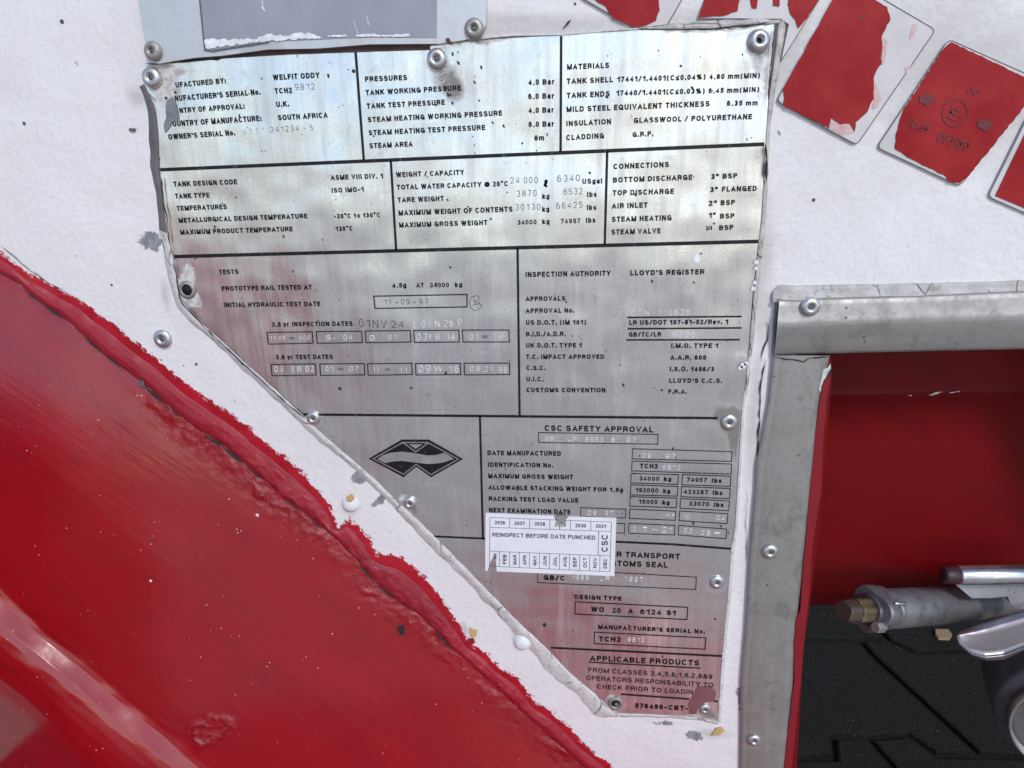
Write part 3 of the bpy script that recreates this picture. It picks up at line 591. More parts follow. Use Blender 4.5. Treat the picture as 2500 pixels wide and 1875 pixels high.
rule((391, 414.5), (1866, 352), 8); rule((868, 128), (888, 391)); rule((1370, 88), (1368.6, 370)); rule((425, 626.5), (1851, 589.5), 8.5); rule((954, 393), (967, 611)); rule((1482.5, 369), (1476.5, 597))
rule((1263.5, 606), (1268.5, 1014)); rule((740, 1012), (1752, 1021), 6.5); rule((1171.6, 1016), (1179, 1315)); rule((1056, 1309.5), (1200, 1316), 5.5); rule((1495, 1322.5), (1640, 1329), 6); rule((1640, 1329), (1784, 1340), 6)
rule((1345, 1581.5), (1762, 1602), 6); rule((1516, 1695), (1683, 1707), 5.5); rule(Z('K', (1760, 1222)), Z('K', (1815, 1228)), 5)
rule(Z('G', (1075, 646)), Z('G', (2105, 637)), 4); rule(Z('G', (1078, 748)), Z('G', (2103, 740)), 4); rule(Z('G', (1067, 848)), Z('G', (2087, 846)), 4); rule(Z('K', (653, 873)), Z('K', (1660, 928)), 4)
T = lambda *a, **k: text(*a, DP, **k)
for a in [
 ('A', 478, 790, 930, 750, 50, 'UFACTURED BY:'), ('A', 470, 912, 1240, 852, 52, "NUFACTURER'S SERIAL No."), ('A', 512, 1020, 1098, 980, 50, 'NTRY OF APPROVAL:'), ('A', 408, 1143, 1250, 1090, 52, 'COUNTRY OF MANUFACTURE:'), ('A', 412, 1258, 1012, 1218, 50, "OWNER'S SERIAL No."),
 ('A', 1352, 722, 1772, 700, 50, 'WELFIT ODDY'), ('A', 1368, 845, 1525, 836, 50, 'TCH2'), ('A', 1382, 965, 1498, 958, 50, 'U.K.'), ('A', 1397, 1085, 1845, 1060, 50, 'SOUTH AFRICA'),
 ('B', 115, 515, 495, 500, 48, 'PRESSURES'), ('B', 122, 637, 980, 593, 48, 'TANK WORKING PRESSURE'), ('B', 132, 758, 835, 722, 48, 'TANK TEST PRESSURE'), ('B', 140, 880, 1350, 820, 48, 'STEAM HEATING WORKING PRESSURE'), ('B', 148, 998, 1198, 950, 48, 'STEAM HEATING TEST PRESSURE'), ('B', 155, 1115, 545, 1098, 48, 'STEAM AREA'),
 ('B', 1583, 545, 1825, 538, 50, '4,0 Bar'), ('B', 1583, 672, 1823, 665, 50, '6,0 Bar'), ('B', 1585, 798, 1820, 792, 50, '4,0 Bar'), ('B', 1587, 923, 1822, 918, 50, '6,0 Bar'), ('B', 1638, 1045, 1728, 1042, 48, '8m'), ('B', 1743, 1005, 1765, 1004, 28, '2'),
 ('E', 247, 195, 860, 172, 46, 'WEIGHT / CAPACITY'), ('E', 255, 308, 1257, 275, 46, 'TOTAL WATER CAPACITY @ 20°C'), ('E', 262, 423, 678, 408, 46, 'TARE WEIGHT'), ('E', 270, 540, 1297, 505, 48, 'MAXIMUM WEIGHT OF CONTENTS'), ('E', 275, 648, 1070, 625, 46, 'MAXIMUM GROSS WEIGHT'),
 ('E', 1338, 622, 1512, 618, 42, '34000'), ('E', 1562, 390, 1628, 388, 46, 'kg'), ('E', 1562, 507, 1628, 503, 46, 'kg'), ('E', 1562, 617, 1630, 613, 44, 'kg'), ('E', 1572, 282, 1620, 280, 62, 'ℓ'), ('E', 1922, 255, 2103, 250, 46, 'USgal'), ('E', 1965, 373, 2053, 371, 46, 'lbs'), ('E', 1962, 490, 2050, 488, 46, 'lbs'), ('E', 1728, 612, 1905, 607, 42, '74957'), ('E', 1955, 605, 2042, 603, 46, 'lbs'),
 ('C', 163, 628, 543, 612, 50, 'MATERIALS'), ('C', 160, 757, 578, 740, 50, 'TANK SHELL'), ('C', 612, 738, 1410, 715, 48, '17441/1.4401(C≤0.04%)'), ('C', 1442, 714, 1900, 702, 46, '4,80 mm(MIN)'), ('C', 160, 885, 548, 868, 50, 'TANK ENDS'), ('C', 605, 862, 1403, 842, 48, '17440/1.4401(C≤0.03%)'), ('C', 1435, 840, 1893, 828, 46, '6,45 mm(MIN)'),
 ('C', 158, 1010, 1448, 958, 50, 'MILD STEEL EQUIVALENT THICKNESS'), ('C', 1600, 953, 1880, 948, 46, '6,35 mm'), ('C', 157, 1137, 560, 1117, 48, 'INSULATION'), ('C', 763, 1108, 1828, 1073, 48, 'GLASSWOOL / POLYURETHANE'), ('C', 155, 1263, 498, 1245, 48, 'CLADDING'), ('C', 752, 1235, 942, 1225, 46, 'G.R.P.'),
 ('F', 358, 270, 860, 250, 48, 'CONNECTIONS'), ('F', 355, 392, 1070, 365, 48, 'BOTTOM DISCHARGE'), ('F', 352, 507, 905, 492, 48, 'TOP DISCHARGE'), ('F', 345, 625, 668, 615, 48, 'AIR INLET'), ('F', 343, 745, 883, 730, 48, 'STEAM HEATING'), ('F', 340, 860, 785, 848, 48, 'STEAM VALVE'),
 ('F', 1235, 360, 1308, 357, 46, '3"'), ('F', 1340, 356, 1475, 350, 46, 'BSP'), ('F', 1227, 477, 1300, 474, 46, '3"'), ('F', 1335, 473, 1650, 465, 46, 'FLANGED'), ('F', 1213, 600, 1292, 597, 46, '2"'), ('F', 1323, 595, 1455, 590, 46, 'BSP'), ('F', 1215, 707, 1280, 705, 46, '1"'), ('F', 1318, 716, 1448, 712, 46, 'BSP'), ('F', 1192, 823, 1248, 820, 46, '3/4'), ('F', 1258, 795, 1272, 794, 46, '"'), ('F', 1310, 820, 1440, 815, 46, 'BSP'),
 ('G', 158, 283, 925, 270, 47, 'INSPECTION AUTHORITY'), ('G', 1100, 268, 1768, 258, 47, "LLOYD'S REGISTER"), ('G', 160, 500, 518, 495, 43, 'APPROVALS'), ('G', 160, 607, 598, 603, 43, 'APPROVAL No.'), ('G', 162, 713, 705, 710, 43, 'US D.O.T. (IM 101)'), ('G', 163, 817, 520, 815, 43, 'R.I.D./A.D.R.'), ('G', 163, 918, 665, 917, 42, 'UK D.O.T. TYPE 1'), ('G', 163, 1020, 867, 1019, 41, 'T.C. IMPACT APPROVED'), ('G', 165, 1120, 340, 1120, 40, 'C.S.C.'), ('G', 166, 1220, 320, 1220, 40, 'U.I.C.'), ('G', 165, 1318, 878, 1320, 40, 'CUSTOMS CONVENTION'),
 ('G', 1090, 713, 1982, 706, 43, 'LR US/DOT 107-81-02/Rev. 1'), ('G', 1087, 820, 1380, 818, 41, 'GB/TC/LR'), ('G', 1468, 920, 1892, 920, 42, 'I.M.O. TYPE 1'), ('G', 1460, 1027, 1785, 1027, 42, 'A.A.R. 600'), ('G', 1455, 1131, 1855, 1132, 42, 'I.S.O. 1496/3'), ('G', 1450, 1234, 1928, 1236, 41, "LLOYD'S C.C.S."), ('G', 1443, 1332, 1610, 1333, 40, 'F.R.A.'),
 ('D', 163, 280, 735, 258, 46, 'TANK DESIGN CODE'), ('D', 177, 388, 487, 378, 46, 'TANK TYPE'), ('D', 193, 497, 643, 482, 45, 'TEMPERATURES'), ('D', 210, 605, 1367, 565, 44, 'METALLURGICAL DESIGN TEMPERATURE'), ('D', 225, 712, 1235, 682, 44, 'MAXIMUM PRODUCT TEMPERATURE'), ('D', 1577, 220, 2048, 205, 45, 'ASME VIII DIV. 1'), ('D', 1585, 335, 1875, 325, 44, 'ISO IMO-1'), ('D', 1605, 567, 2025, 553, 42, '-20°C to 130°C'), ('D', 1620, 680, 1778, 675, 42, '130°C'),
 ('D', 573, 1069, 747, 1065, 42, 'TESTS'), ('D', 597, 1218, 1407, 1205, 43, 'PROTOTYPE RAIL TESTED AT'), ('D', 617, 1365, 1483, 1355, 42, 'INITIAL HYDRAULIC TEST DATE'), ('D', 1047, 1540, 1775, 1532, 41, '2,5 yr INSPECTION DATES'), ('H', 482, 768, 865, 765, 31, '5,0 yr TEST DATES'),
 ('E', 212, 1190, 340, 1188, 42, '4,5g'), ('E', 430, 1188, 497, 1187, 42, 'AT'), ('E', 550, 1186, 725, 1184, 40, '34000'), ('E', 776, 1183, 843, 1182, 42, 'kg'),
 ('I', 98, 362, 682, 368, 37, 'DATE MANUFACTURED'), ('I', 102, 455, 620, 461, 36, 'IDENTIFICATION No.'), ('I', 104, 545, 778, 555, 36, 'MAXIMUM GROSS WEIGHT'), ('I', 106, 636, 918, 650, 36, 'ALLOWABLE STACKING WEIGHT'), ('I', 940, 651, 1175, 655, 34, 'FOR 1,8g'), ('I', 108, 725, 820, 740, 36, 'RACKING TEST LOAD VALUE'), ('I', 110, 816, 758, 832, 36, 'NEXT EXAMINATION DATE'),
 ('I', 1308, 465, 1450, 468, 36, 'TCH2'), ('I', 1302, 563, 1462, 567, 33, '34000'), ('I', 1498, 568, 1558, 570, 34, 'kg'), ('I', 1680, 573, 1840, 577, 33, '74957'), ('I', 1877, 580, 1957, 583, 34, 'lbs'), ('I', 1270, 656, 1455, 660, 34, '192000'), ('I', 1492, 664, 1550, 666, 34, 'kg'), ('I', 1655, 669, 1848, 674, 34, '423287'), ('I', 1885, 677, 1965, 680, 34, 'lbs'), ('I', 1297, 748, 1448, 752, 34, '15000'), ('I', 1486, 755, 1545, 757, 34, 'kg'), ('I', 1697, 764, 1858, 768, 34, '33070'), ('I', 1895, 772, 1973, 775, 34, 'lbs'),
 ('I', 543, 1353, 715, 1358, 38, 'GB/C'), ('K', 527, 303, 948, 320, 38, 'DESIGN TYPE'), ('K', 737, 573, 1700, 617, 37, "MANUFACTURER'S SERIAL No."), ('K', 745, 685, 942, 691, 44, 'TCH2'),
 ('K', 673, 418, 793, 423, 44, 'WO'), ('K', 862, 428, 943, 431, 44, '20'), ('K', 1008, 434, 1053, 436, 44, 'A'), ('K', 1115, 440, 1307, 448, 44, '6124'), ('K', 1352, 449, 1437, 453, 44, 'S1'),
 ('K', 1067, 1284, 1548, 1310, 42, '576486-CBT-')]: T(*a)
for a in [('I', 550, 168, 1415, 182, 44, 'CSC SAFETY APPROVAL'), ('I', 1122, 1170, 1625, 1190, 43, 'R TRANSPORT'), ('I', 1080, 1241, 1530, 1257, 43, 'STOMS SEAL'), ('K', 665, 860, 1648, 905, 48, 'APPLICABLE PRODUCTS')]: T(*a, sw=.215)
for a in [('K', 650, 962, 1765, 1025, 41, 'FROM CLASSES 3,4,5,6.1,6.2,8&9'), ('K', 630, 1033, 1773, 1100, 41, 'OPERATORS RESPONSABILITY TO'), ('K', 727, 1111, 1590, 1163, 40, 'CHECK PRIOR TO LOADIN')]: T(*a, sw=.17)
ST = lambda *a, **k: stamp(*a, DP, **k)
for a in [('A', 1550, 815, 1730, 808, 62, '9812'), ('A', 1085, 1212, 1225, 1203, 48, 'U T T'), ('A', 1330, 1195, 1590, 1180, 56, '241234'), ('A', 1625, 1178, 1715, 1174, 50, '- 5'),
          ('E', 1275, 252, 1360, 250, 60, '24'), ('E', 1395, 252, 1525, 248, 60, '000'), ('E', 1330, 372, 1515, 367, 60, '3870'), ('E', 1318, 495, 1548, 492, 62, '30130'), ('E', 1697, 238, 1903, 230, 62, '6340'), ('E', 1752, 355, 1928, 348, 60, '8532'), ('E', 1687, 480, 1928, 470, 58, '66425'),
          ('E', 140, 1343, 205, 1342, 52, '11'), ('E', 228, 1340, 278, 1339, 44, '-'), ('E', 292, 1340, 372, 1339, 52, '09'), ('E', 388, 1338, 436, 1338, 44, '-'), ('E', 452, 1338, 540, 1337, 52, '97'), ('H', 1040, 550, 1230, 560, 60, '01NV'), ('H', 1258, 555, 1348, 555, 50, '24')]: ST(*a)
for a in [('H', 1408, 560, 1740, 545, 50, 'L 01 N 26 P'), ('H', 440, 642, 545, 640, 34, '11 09'), ('H', 565, 640, 612, 640, 34, '='), ('H', 636, 640, 718, 638, 34, 'SOP'), ('H', 815, 640, 890, 640, 38, 'S-'), ('H', 935, 638, 1000, 636, 38, '04'), ('H', 1112, 640, 1150, 640, 36, '0'), ('H', 1238, 638, 1298, 636, 38, '91'),
          ('H', 1428, 642, 1505, 641, 50, '03'), ('H', 1515, 636, 1590, 635, 38, 'FB'), ('H', 1625, 640, 1690, 638, 50, '14'), ('H', 1785, 636, 1850, 635, 44, '01'), ('H', 1862, 632, 1920, 631, 40, '='), ('H', 1940, 632, 2015, 630, 44, '19'), ('H', 470, 855, 535, 854, 42, '04'), ('H', 590, 855, 655, 854, 40, 'EB'), ('H', 680, 853, 740, 852, 44, '02'),
          ('H', 812, 850, 870, 850, 38, '01'), ('H', 895, 848, 945, 848, 34, '='), ('H', 975, 850, 1040, 850, 38, '07'), ('H', 1132, 855, 1175, 855, 38, '11'), ('H', 1210, 850, 1260, 850, 34, '='), ('H', 1310, 858, 1365, 857, 38, '11'), ('H', 1442, 858, 1528, 857, 52, '09'), ('H', 1545, 848, 1610, 848, 36, 'W'), ('H', 1645, 858, 1715, 857, 52, '16'), ('H', 1788, 850, 1860, 850, 38, '09'), ('H', 1885, 850, 1945, 855, 38, '21'), ('H', 1985, 858, 2042, 858, 40, 'BB'),
          ('G', 1102, 635, 1270, 633, 56, 'CTN'), ('G', 1342, 633, 1640, 628, 58, '710626'), ('G', 1472, 823, 1690, 823, 50, '8955'), ('I', 553, 247, 628, 248, 38, 'GB'), ('I', 660, 245, 705, 246, 30, '-'), ('I', 732, 250, 808, 251, 38, 'LR'), ('I', 873, 255, 1020, 257, 38, '8955'), ('I', 1030, 255, 1068, 256, 30, '-'), ('I', 1080, 258, 1112, 258, 38, '6'), ('I', 1125, 255, 1165, 256, 30, '-'), ('I', 1198, 261, 1278, 262, 38, '97'),
          ('I', 1322, 386, 1398, 388, 40, '09'), ('I', 1430, 385, 1475, 386, 30, '-'), ('I', 1508, 390, 1590, 392, 40, '97'), ('I', 1485, 475, 1630, 480, 36, '9812'), ('I', 890, 838, 965, 840, 36, '09'), ('I', 985, 838, 1025, 839, 28, '-'), ('I', 1030, 840, 1098, 842, 36, '97'), ('I', 1650, 870, 1700, 872, 40, '10'), ('I', 1790, 868, 1822, 869, 34, '='), ('I', 1912, 880, 1985, 884, 42, '04'), ('I', 1510, 850, 1582, 853, 34, 'A='), ('I', 1252, 972, 1275, 973, 44, '0'), ('I', 1325, 974, 1370, 975, 42, 'T'), ('I', 1395, 972, 1460, 974, 36, '='), ('I', 1485, 976, 1562, 979, 44, '21'),
          ('I', 1652, 975, 1720, 985, 38, '03'), ('I', 1788, 996, 1868, 1000, 38, '28'), ('I', 1885, 996, 1955, 1000, 38, '='), ('I', 765, 1352, 905, 1356, 38, '1969'), ('I', 932, 1354, 970, 1355, 28, '-'), ('I', 995, 1360, 1068, 1362, 38, 'LR'), ('I', 1112, 1358, 1150, 1359, 28, '-'), ('I', 1183, 1366, 1333, 1371, 40, '1997'), ('K', 1003, 690, 1153, 694, 42, '9812')]: ST(*a, mat=STAMPB)
# hand-scratched monogram in a ring
MG = [Z('E', (965+58*math.cos(t), 1325-68*math.sin(t))) for t in np.linspace(1.9, 6.1, 16)]
ribbon('scratched_monogram', MG, 1.6, SURF+.0001, STAMP, DP); ribbon('scratched_monogram', Z('E', (985, 1270), (970, 1258), (945, 1270), (960, 1345)), 1.6, SURF+.0002, STAMP, DP); ribbon('scratched_monogram', Z('E', (990, 1265), (995, 1290), (955, 1312), (1022, 1350)), 1.6, SURF+.0003, STAMP, DP); ribbon('scratched_monogram', Z('E', (940, 1345), (990, 1335), (1005, 1300)), 1.6, SURF+.0004, STAMP, DP)
for b in ([(45, 1265), (885, 1250), (885, 1362), (57, 1375)],): frame_box('E', b, DP, 10) if False else frame_box('E', b, DP, 11)
for b in ([(420, 585), (724, 581), (730, 658), (428, 664)], [(752, 580), (1058, 577), (1063, 654), (759, 659)], [(1082, 576), (1387, 573), (1391, 650), (1088, 655)], [(1410, 573), (1714, 570), (1718, 650), (1415, 653)], [(1738, 570), (2052, 569), (2056, 650), (1743, 650)],
          [(446, 801), (745, 798), (752, 873), (454, 878)], [(776, 798), (1076, 796), (1080, 872), (782, 876)], [(1098, 797), (1397, 794), (1400, 870), (1103, 875)], [(1422, 795), (1725, 794), (1728, 870), (1425, 873)], [(1750, 793), (2056, 793), (2058, 870), (1753, 872)]): frame_box('H', b, DP, 7)
for b in ([(503, 183), (1453, 198), (1450, 275), (505, 262)], [(1250, 312), (2040, 335), (2037, 412), (1247, 392)], [(1246, 410), (2037, 433), (2033, 513), (1243, 487)], [(1240, 508), (1615, 518), (1610, 595), (1236, 583)], [(1647, 517), (2030, 530), (2027, 611), (1642, 598)], [(1236, 598), (1612, 612), (1606, 688), (1232, 678)], [(1640, 612), (2027, 628), (2022, 709), (1635, 692)],
          [(1232, 692), (1603, 705), (1598, 780), (1228, 767)], [(1632, 707), (2020, 727), (2013, 804), (1627, 784)], [(838, 780), (1197, 792), (1193, 862), (838, 850)], [(1228, 790), (1595, 808), (1590, 880), (1225, 865)], [(1625, 806), (2008, 828), (2003, 907), (1620, 883)], [(838, 893), (1190, 907), (1187, 982), (838, 968)], [(1222, 905), (1587, 920), (1583, 997), (1218, 983)], [(1617, 920), (1997, 950), (1993, 1027), (1613, 996)], [(497, 1260), (1757, 1332), (1752, 1430), (497, 1375)]): frame_box('I', b, DP, 7)
for b in ([(533, 330), (1545, 380), (1537, 490), (530, 440)], [(705, 603), (1707, 655), (1700, 757), (703, 707)]): frame_box('K', b, DP, 11)
# emblem
def flat(name, z, pts, h, mat, parent=DP): return sheet(name, Z(z, *pts), h, 0, mat, parent)
EM = flat('emblem', 'H', [(1105, 1438), (1328, 1309), (1513, 1309), (1743, 1440), (1527, 1563), (1427, 1492), (1342, 1563)], SURF+.0002, INK)
EM['label'] = 'black six-sided emblem with a wave band through it'
SIL = m_metal('emblem_silver', (.60, .585, .585), .35, .93, (.4, .38, .38), .4, 80)
e1 = ribbon('emblem_line', Z('H', (1137, 1438), (1335, 1328), (1505, 1328), (1712, 1440), (1527, 1545), (1427, 1475), (1343, 1543)), 2.6, SURF+.0003, SIL, DP, True)
flat('emblem_band', 'H', [(1165, 1440), (1200, 1415), (1250, 1398), (1330, 1390), (1420, 1400), (1500, 1415), (1560, 1413), (1600, 1402), (1620, 1397), (1683, 1438), (1615, 1462), (1560, 1470), (1500, 1473), (1420, 1463), (1330, 1452), (1270, 1456), (1215, 1468)], SURF+.00032, SIL)
ribbon('emblem_line', Z('H', (1340, 1330), (1424, 1392), (1510, 1330)), 2.6, SURF+.00036, SIL, DP)
flat('emblem_triangle', 'H', [(1378, 1340), (1470, 1340), (1424, 1371)], SURF+.0004, SIL)
DROPM = m_plain('white_drop', (.85, .86, .88), .3)
flat('white_drop', 'G', [(1698, 55), (1706, 80), (1722, 105), (1728, 128), (1715, 148), (1700, 154), (1684, 148), (1672, 128), (1677, 105), (1690, 80)], SURF+.0003, DROPM)
flat('white_drop', 'C', [(903, 1085), (912, 1078), (920, 1088), (916, 1100), (905, 1098)], SURF+.0004, DROPM)
RES = m_metal('residue_patch', (.42, .41, .39), .55, .6, (.3, .29, .27), .6, 200)
ribbon('sticker_residue', Z('H', (1055, 905), (1875, 905), (1875, 1105), (1060, 1110)), 1.2, SURF+.0001, RES, DP, True)
sheet('sticker_residue', ragged(Z('H', (1800, 906), (1874, 906), (1874, 965), (1850, 950), (1830, 920)), 1.5, 6), SURF+.00012, 0, RES, DP); sheet('sticker_residue', ragged(Z('H', (1874, 1005), (1874, 1103), (1770, 1100), (1800, 1080)), 1.5, 6), SURF+.00012, 0, RES, DP)
SCR = m_plain('bare_grey_patch', (.17, .17, .19), .45, (.28, .28, .30), 120, met=.4)
sheet('grey_patch', ragged(Z('A', (450, 870), (480, 920), (505, 1040), (500, 1085), (450, 1095), (400, 1180), (375, 1200), (365, 1150), (390, 1050), (385, 960), (400, 900)), 1.5, 6), SURF+.0003, 0, SCR, DP)
REDG = m_plain('red_smear', (.27, .11, .12), .45, (.30, .17, .17), 60, met=.5)
sheet('red_smear', ragged(Z('K', (1640, 1090), (1760, 1100), (1800, 1150), (1790, 1220), (1700, 1240), (1640, 1280), (1620, 1340), (1555, 1340), (1548, 1260), (1590, 1180)), 1.5, 8), SURF+.0004, 0, REDG, DP)
# black flecks sprinkled on the plate, each a tiny raised speck
def flecks():
    rnd = random.Random(3); V = []; Fs = []
    spots = [Z('H', (910, 966)) + (5,), Z('K', (255, 542)) + (6,), Z('E', (1990, 155)) + (3.4,), Z('H', (1625, 860)) + (4,), Z('I', (1733, 907)) + (3.5,), Z('D', (1148, 727)) + (2,), Z('F', (560, 500)) + (4,), Z('A', (2072, 640)) + (4.5,), Z('A', (470, 830)) + (3,), Z('A', (385, 880)) + (4,)]
    regs = [(900, 200, 1300, 600), (1290, 100, 1850, 640), (430, 420, 900, 700), (1260, 640, 1820, 1000), (500, 640, 1250, 1000), (1190, 1030, 1800, 1330), (1350, 1340, 1750, 1700), (560, 140, 860, 360), (1050, 120, 1180, 260)]
    for i in range(120):
        a = regs[rnd.randrange(len(regs))]; spots.append((rnd.uniform(a[0], a[2]), rnd.uniform(a[1], a[3]), rnd.choice((.9, 1.1, 1.4, 1.8, 2.6))))
    for x, y, r in spots:
        c = W((x, y), SURF+.0005); k = DIST/F_PX; n = 6; o = len(V); an = rnd.uniform(0, 6); el_ = rnd.uniform(1, 2.2) if r < 3 else 1.1
        V.append(c+Vector((0, -.0001, 0)))
        for j in range(n):
            t = 2*math.pi*j/n; u = math.cos(t)*r*k*rnd.uniform(.7, 1.2); v = math.sin(t)*r*k*el_*rnd.uniform(.7, 1.2)
            V.append(c+Vector((u*math.cos(an*.15)-v*math.sin(an*.15), .0002, u*math.sin(an*.15)+v*math.cos(an*.15))))
        Fs += [(o, o+1+j, o+1+(j+1) % n) for j in range(n)]
    tag(obj('dirt_flecks', V, face_up(Fs, V), BLK, DP), kind='stuff')
flecks()
for p, r, kw in (((373, 190), 24, dict(hs=1.3)), ((1067, 144), 23, dict(hs=1.2)), ((1851, 100), 24, dict(hs=1.4, corefill=False, tilt=(.12, .06))), ((766, 1020), 19, dict(hs=1.1)), ((1001, 1227), 18.5, dict(hs=1.1)), ((1780, 1030), 21, dict(hs=.9)), ((1750, 1421), 19.5, dict(hs=.9)), ((1721, 1730), 16.5, dict(hs=1.0))):
    rivet(p, r, SURF+.0002, DP, **kw)
# lost rivets: open holes with torn rims
def hole(px, r, parent, fill=None):
    k = DIST/F_PX; c = W(px, SURF+.0003)
    rim = lathe(c, FRONT, [(r*1.7*k, 0), (r*1.5*k, .0004), (r*1.15*k, .0009), (r*1.0*k, .0007), (r*.98*k, .0)], 20, RIVD, 'hole_rim', parent)
    lathe(c, FRONT, [(r*.99*k, .00022), (r*.1*k, .00024)], 20, HOLE, 'rivet_hole', rim)
    if fill: lathe(c+Vector((r*.2*k, 0, -r*.25*k)), FRONT, [(r*.5*k, .0003), (r*.4*k, .0008), (r*.1*k, .001)], 9, fill, 'rivet_stub', rim)
hole((457, 708), 14, DP); hole((1503, 1717), 13, DP, m_plain('old_stub', (.20, .19, .13), .6))
# sealant round the plate
SO = lambda pl, dx, dy: [(x+dx, y+dy) for x, y in pl]
LE = [(352, 205), (362, 228), (378, 262), (386, 330), (390, 412), (396, 470), (408, 570), (424, 626), (431, 660), (434, 700), (445, 732), (478, 775), (530, 822), (608, 892), (681, 958), (740, 1014), (785, 1056), (874, 1133), (919, 1173), (968, 1220), (1010, 1258), (1080, 1326), (1158, 1406), (1262, 1512), (1335, 1580), (1392, 1640), (1462, 1700), (1500, 1740), (1520, 1746)]
LO = [(340, 212), (352, 240), (362, 300), (362, 360), (366, 412), (380, 480), (388, 560), (402, 640), (412, 690), (425, 735), (436, 755), (466, 790), (512, 826), (594, 905), (668, 972), (728, 1030), (772, 1072), (845, 1130), (890, 1170), (950, 1228), (992, 1272), (1058, 1340), (1132, 1415), (1240, 1528), (1312, 1612), (1368, 1672), (1422, 1716), (1450, 1750), (1500, 1752)]
def sealstrip(inner, outer, mat, n, hh=.0022, jit=.0008, name='sealant'):
    return loft(name, [(inner, SURF-.0008), (lerp(inner, outer, .12, 120), hh), (lerp(inner, outer, .45, 120), hh*1.1), (lerp(inner, outer, .8, 120), hh*.5), (lerp(inner, outer, 1.08, 120), -.0008)], mat, DP, n, 3, jit=jit, js=130)
sealstrip(smooth(LE[6:], 150), smooth(LO[6:], 150), SEALL, 260, .0018, .0007)
sealstrip(smooth(LE[:8], 60), smooth(LO[:8], 60), SEALD, 60, .0012, .0004)
RE = [(1899, 57), (1890, 135), (1876, 244), (1868, 352), (1858, 530), (1851, 590), (1840, 708), (1826, 871), (1818, 947), (1810, 1007), (1794, 1276), (1784, 1340), (1776, 1450), (1762, 1602), (1756, 1680), (1752, 1760)]
RO = [(1925, 40), (1910, 135), (1890, 244), (1879, 352), (1872, 530), (1865, 590), (1852, 708), (1836, 871), (1828, 947), (1818, 1007), (1802, 1276), (1794, 1340), (1786, 1450), (1772, 1602), (1767, 1680), (1762, 1765)]
sealstrip(smooth(RE[:8], 90), smooth(RO[:8], 90), SEAL, 120, .0020, .0006); sealstrip(smooth(RE[7:], 90), smooth(RO[7:], 90), SEALL, 120, .0018, .0005)
sealstrip([(1560, 72), (1655, 73), (1747, 72), (1800, 64), (1899, 58)], [(1560, 66), (1655, 55), (1747, 47), (1800, 44), (1915, 42)], SEAL, 60, .0024, .001)
sealstrip([(1068, 112), (1131, 104), (1196, 95), (1250, 90), (1370, 87), (1560, 73)], [(1066, 100), (1130, 82), (1170, 86), (1250, 82), (1370, 81), (1560, 66)], SEALL, 80, .0020, .0008)
sealstrip([(1752, 1761), (1683, 1749), (1585, 1743), (1505, 1740)], [(1752, 1770), (1683, 1757), (1585, 1752), (1500, 1752)], SEALL, 50, .0016, .0006)
crackline(Z('C', (1180, 275), (1500, 265), (1560, 250), (1680, 262), (1820, 235), (1990, 200)), 3.5, DP, .0045, jit=2); crackline(Z('C', (2040, 230), (2010, 420), (1990, 600), (1975, 900)), 3, DP, .0040)
crackline([(1868, 350), (1872, 395), (1870, 440)], 6, DP, .0040); crackline([(425, 640), (440, 735), (500, 800), (600, 893), (700, 985), (745, 1022)], 2.5, DP, .0031, jit=1); crackline([(415, 600), (404, 520), (393, 430)], 3, DP, .0031)
for i, (a, b, r) in enumerate((((1843, 690), 0, 5), ((1839, 705), 0, 6), ((1847, 640), 0, 6), ((1846, 655), 0, 5), ((1815, 893), 0, 8), ((1808, 898), 0, 6), ((1822, 888), 0, 6))):
    fleck([(a[0]+r*math.cos(t), a[1]+r*math.sin(t)) for t in np.linspace(0, 5.4, 7)], .003, WPAINT, DP, 'paint_blob', 1.2, i)
# ------------------------------------------------------------------ upper plate (lower edge of a second plate)
UP_ = thing('upper_plate', (0, 0, 0), 'pale blue-grey plate cut off by the top edge, above the big data plate', 'metal plate')
PLATE2 = m_metal('upper_plate_metal', (.60, .60, .61), .45, .55, (.50, .46, .41), .7, 34, (2, 1, .5))
sheet('plate_sheet', [(290, -260), (318, -110), (336.6, 0)] + Z('A', (170, 230), (205, 400), (205, 555), (320, 572), (430, 552), (640, 520), (900, 500), (1300, 445)) + [(780, 118), (900, 108)] + Z('B', (780, 172), (1000, 140), (1150, 100)) + [(1186, 60), (1187, 0), (1190, -260)], .0042, .0038, PLATE2, UP_, .006)
GF = sheet('grey_film', Z('A', (690, 0), (735, 450), (800, 455), (1310, 375), (2212, 335)) + [(1066, 92)] + [(1067, 0), (1068, -260), (484, -260)], .00445, .0002, GREYFILM, UP_, .006)
sheet('chipped_edge', ragged(Z('A', (735, 360), (830, 350), (900, 345), (960, 365), (1060, 345), (1190, 350), (1300, 305), (1480, 320), (1560, 295), (1700, 305), (1790, 340), (1700, 345), (1480, 355), (1310, 375), (1100, 392), (950, 408), (800, 430), (745, 432)), 3, 5, 4), .0048, 0, DROPM, UP_)
sheet('chipped_edge', ragged(Z('A', (1840, 318), (2000, 312), (2030, 328), (1850, 332)), 1.2, 5), .0048, 0, DROPM, UP_); sheet('chipped_edge', ragged([(868, 84), (910, 82), (930, 86), (1000, 82), (1000, 89), (870, 90)], 1.2, 5), .0048, 0, DROPM, UP_)
for p in (Z('A', (1245, 60), (1262, 50), (1285, 108), (1270, 100)), Z('A', (2190, 140), (2196, 140), (2216, 220), (2210, 230)), Z('A', (2070, 180), (2075, 180), (2118, 300), (2112, 300)), Z('A', (1250, 0), (1258, 0), (1262, 45), (1254, 50))): sheet('scratch', p, .0049, 0, DROPM, UP_)
ribbon('film_edge', Z('A', (690, 0), (735, 450), (800, 460), (1310, 378)), 3, .00485, CORE, UP_)
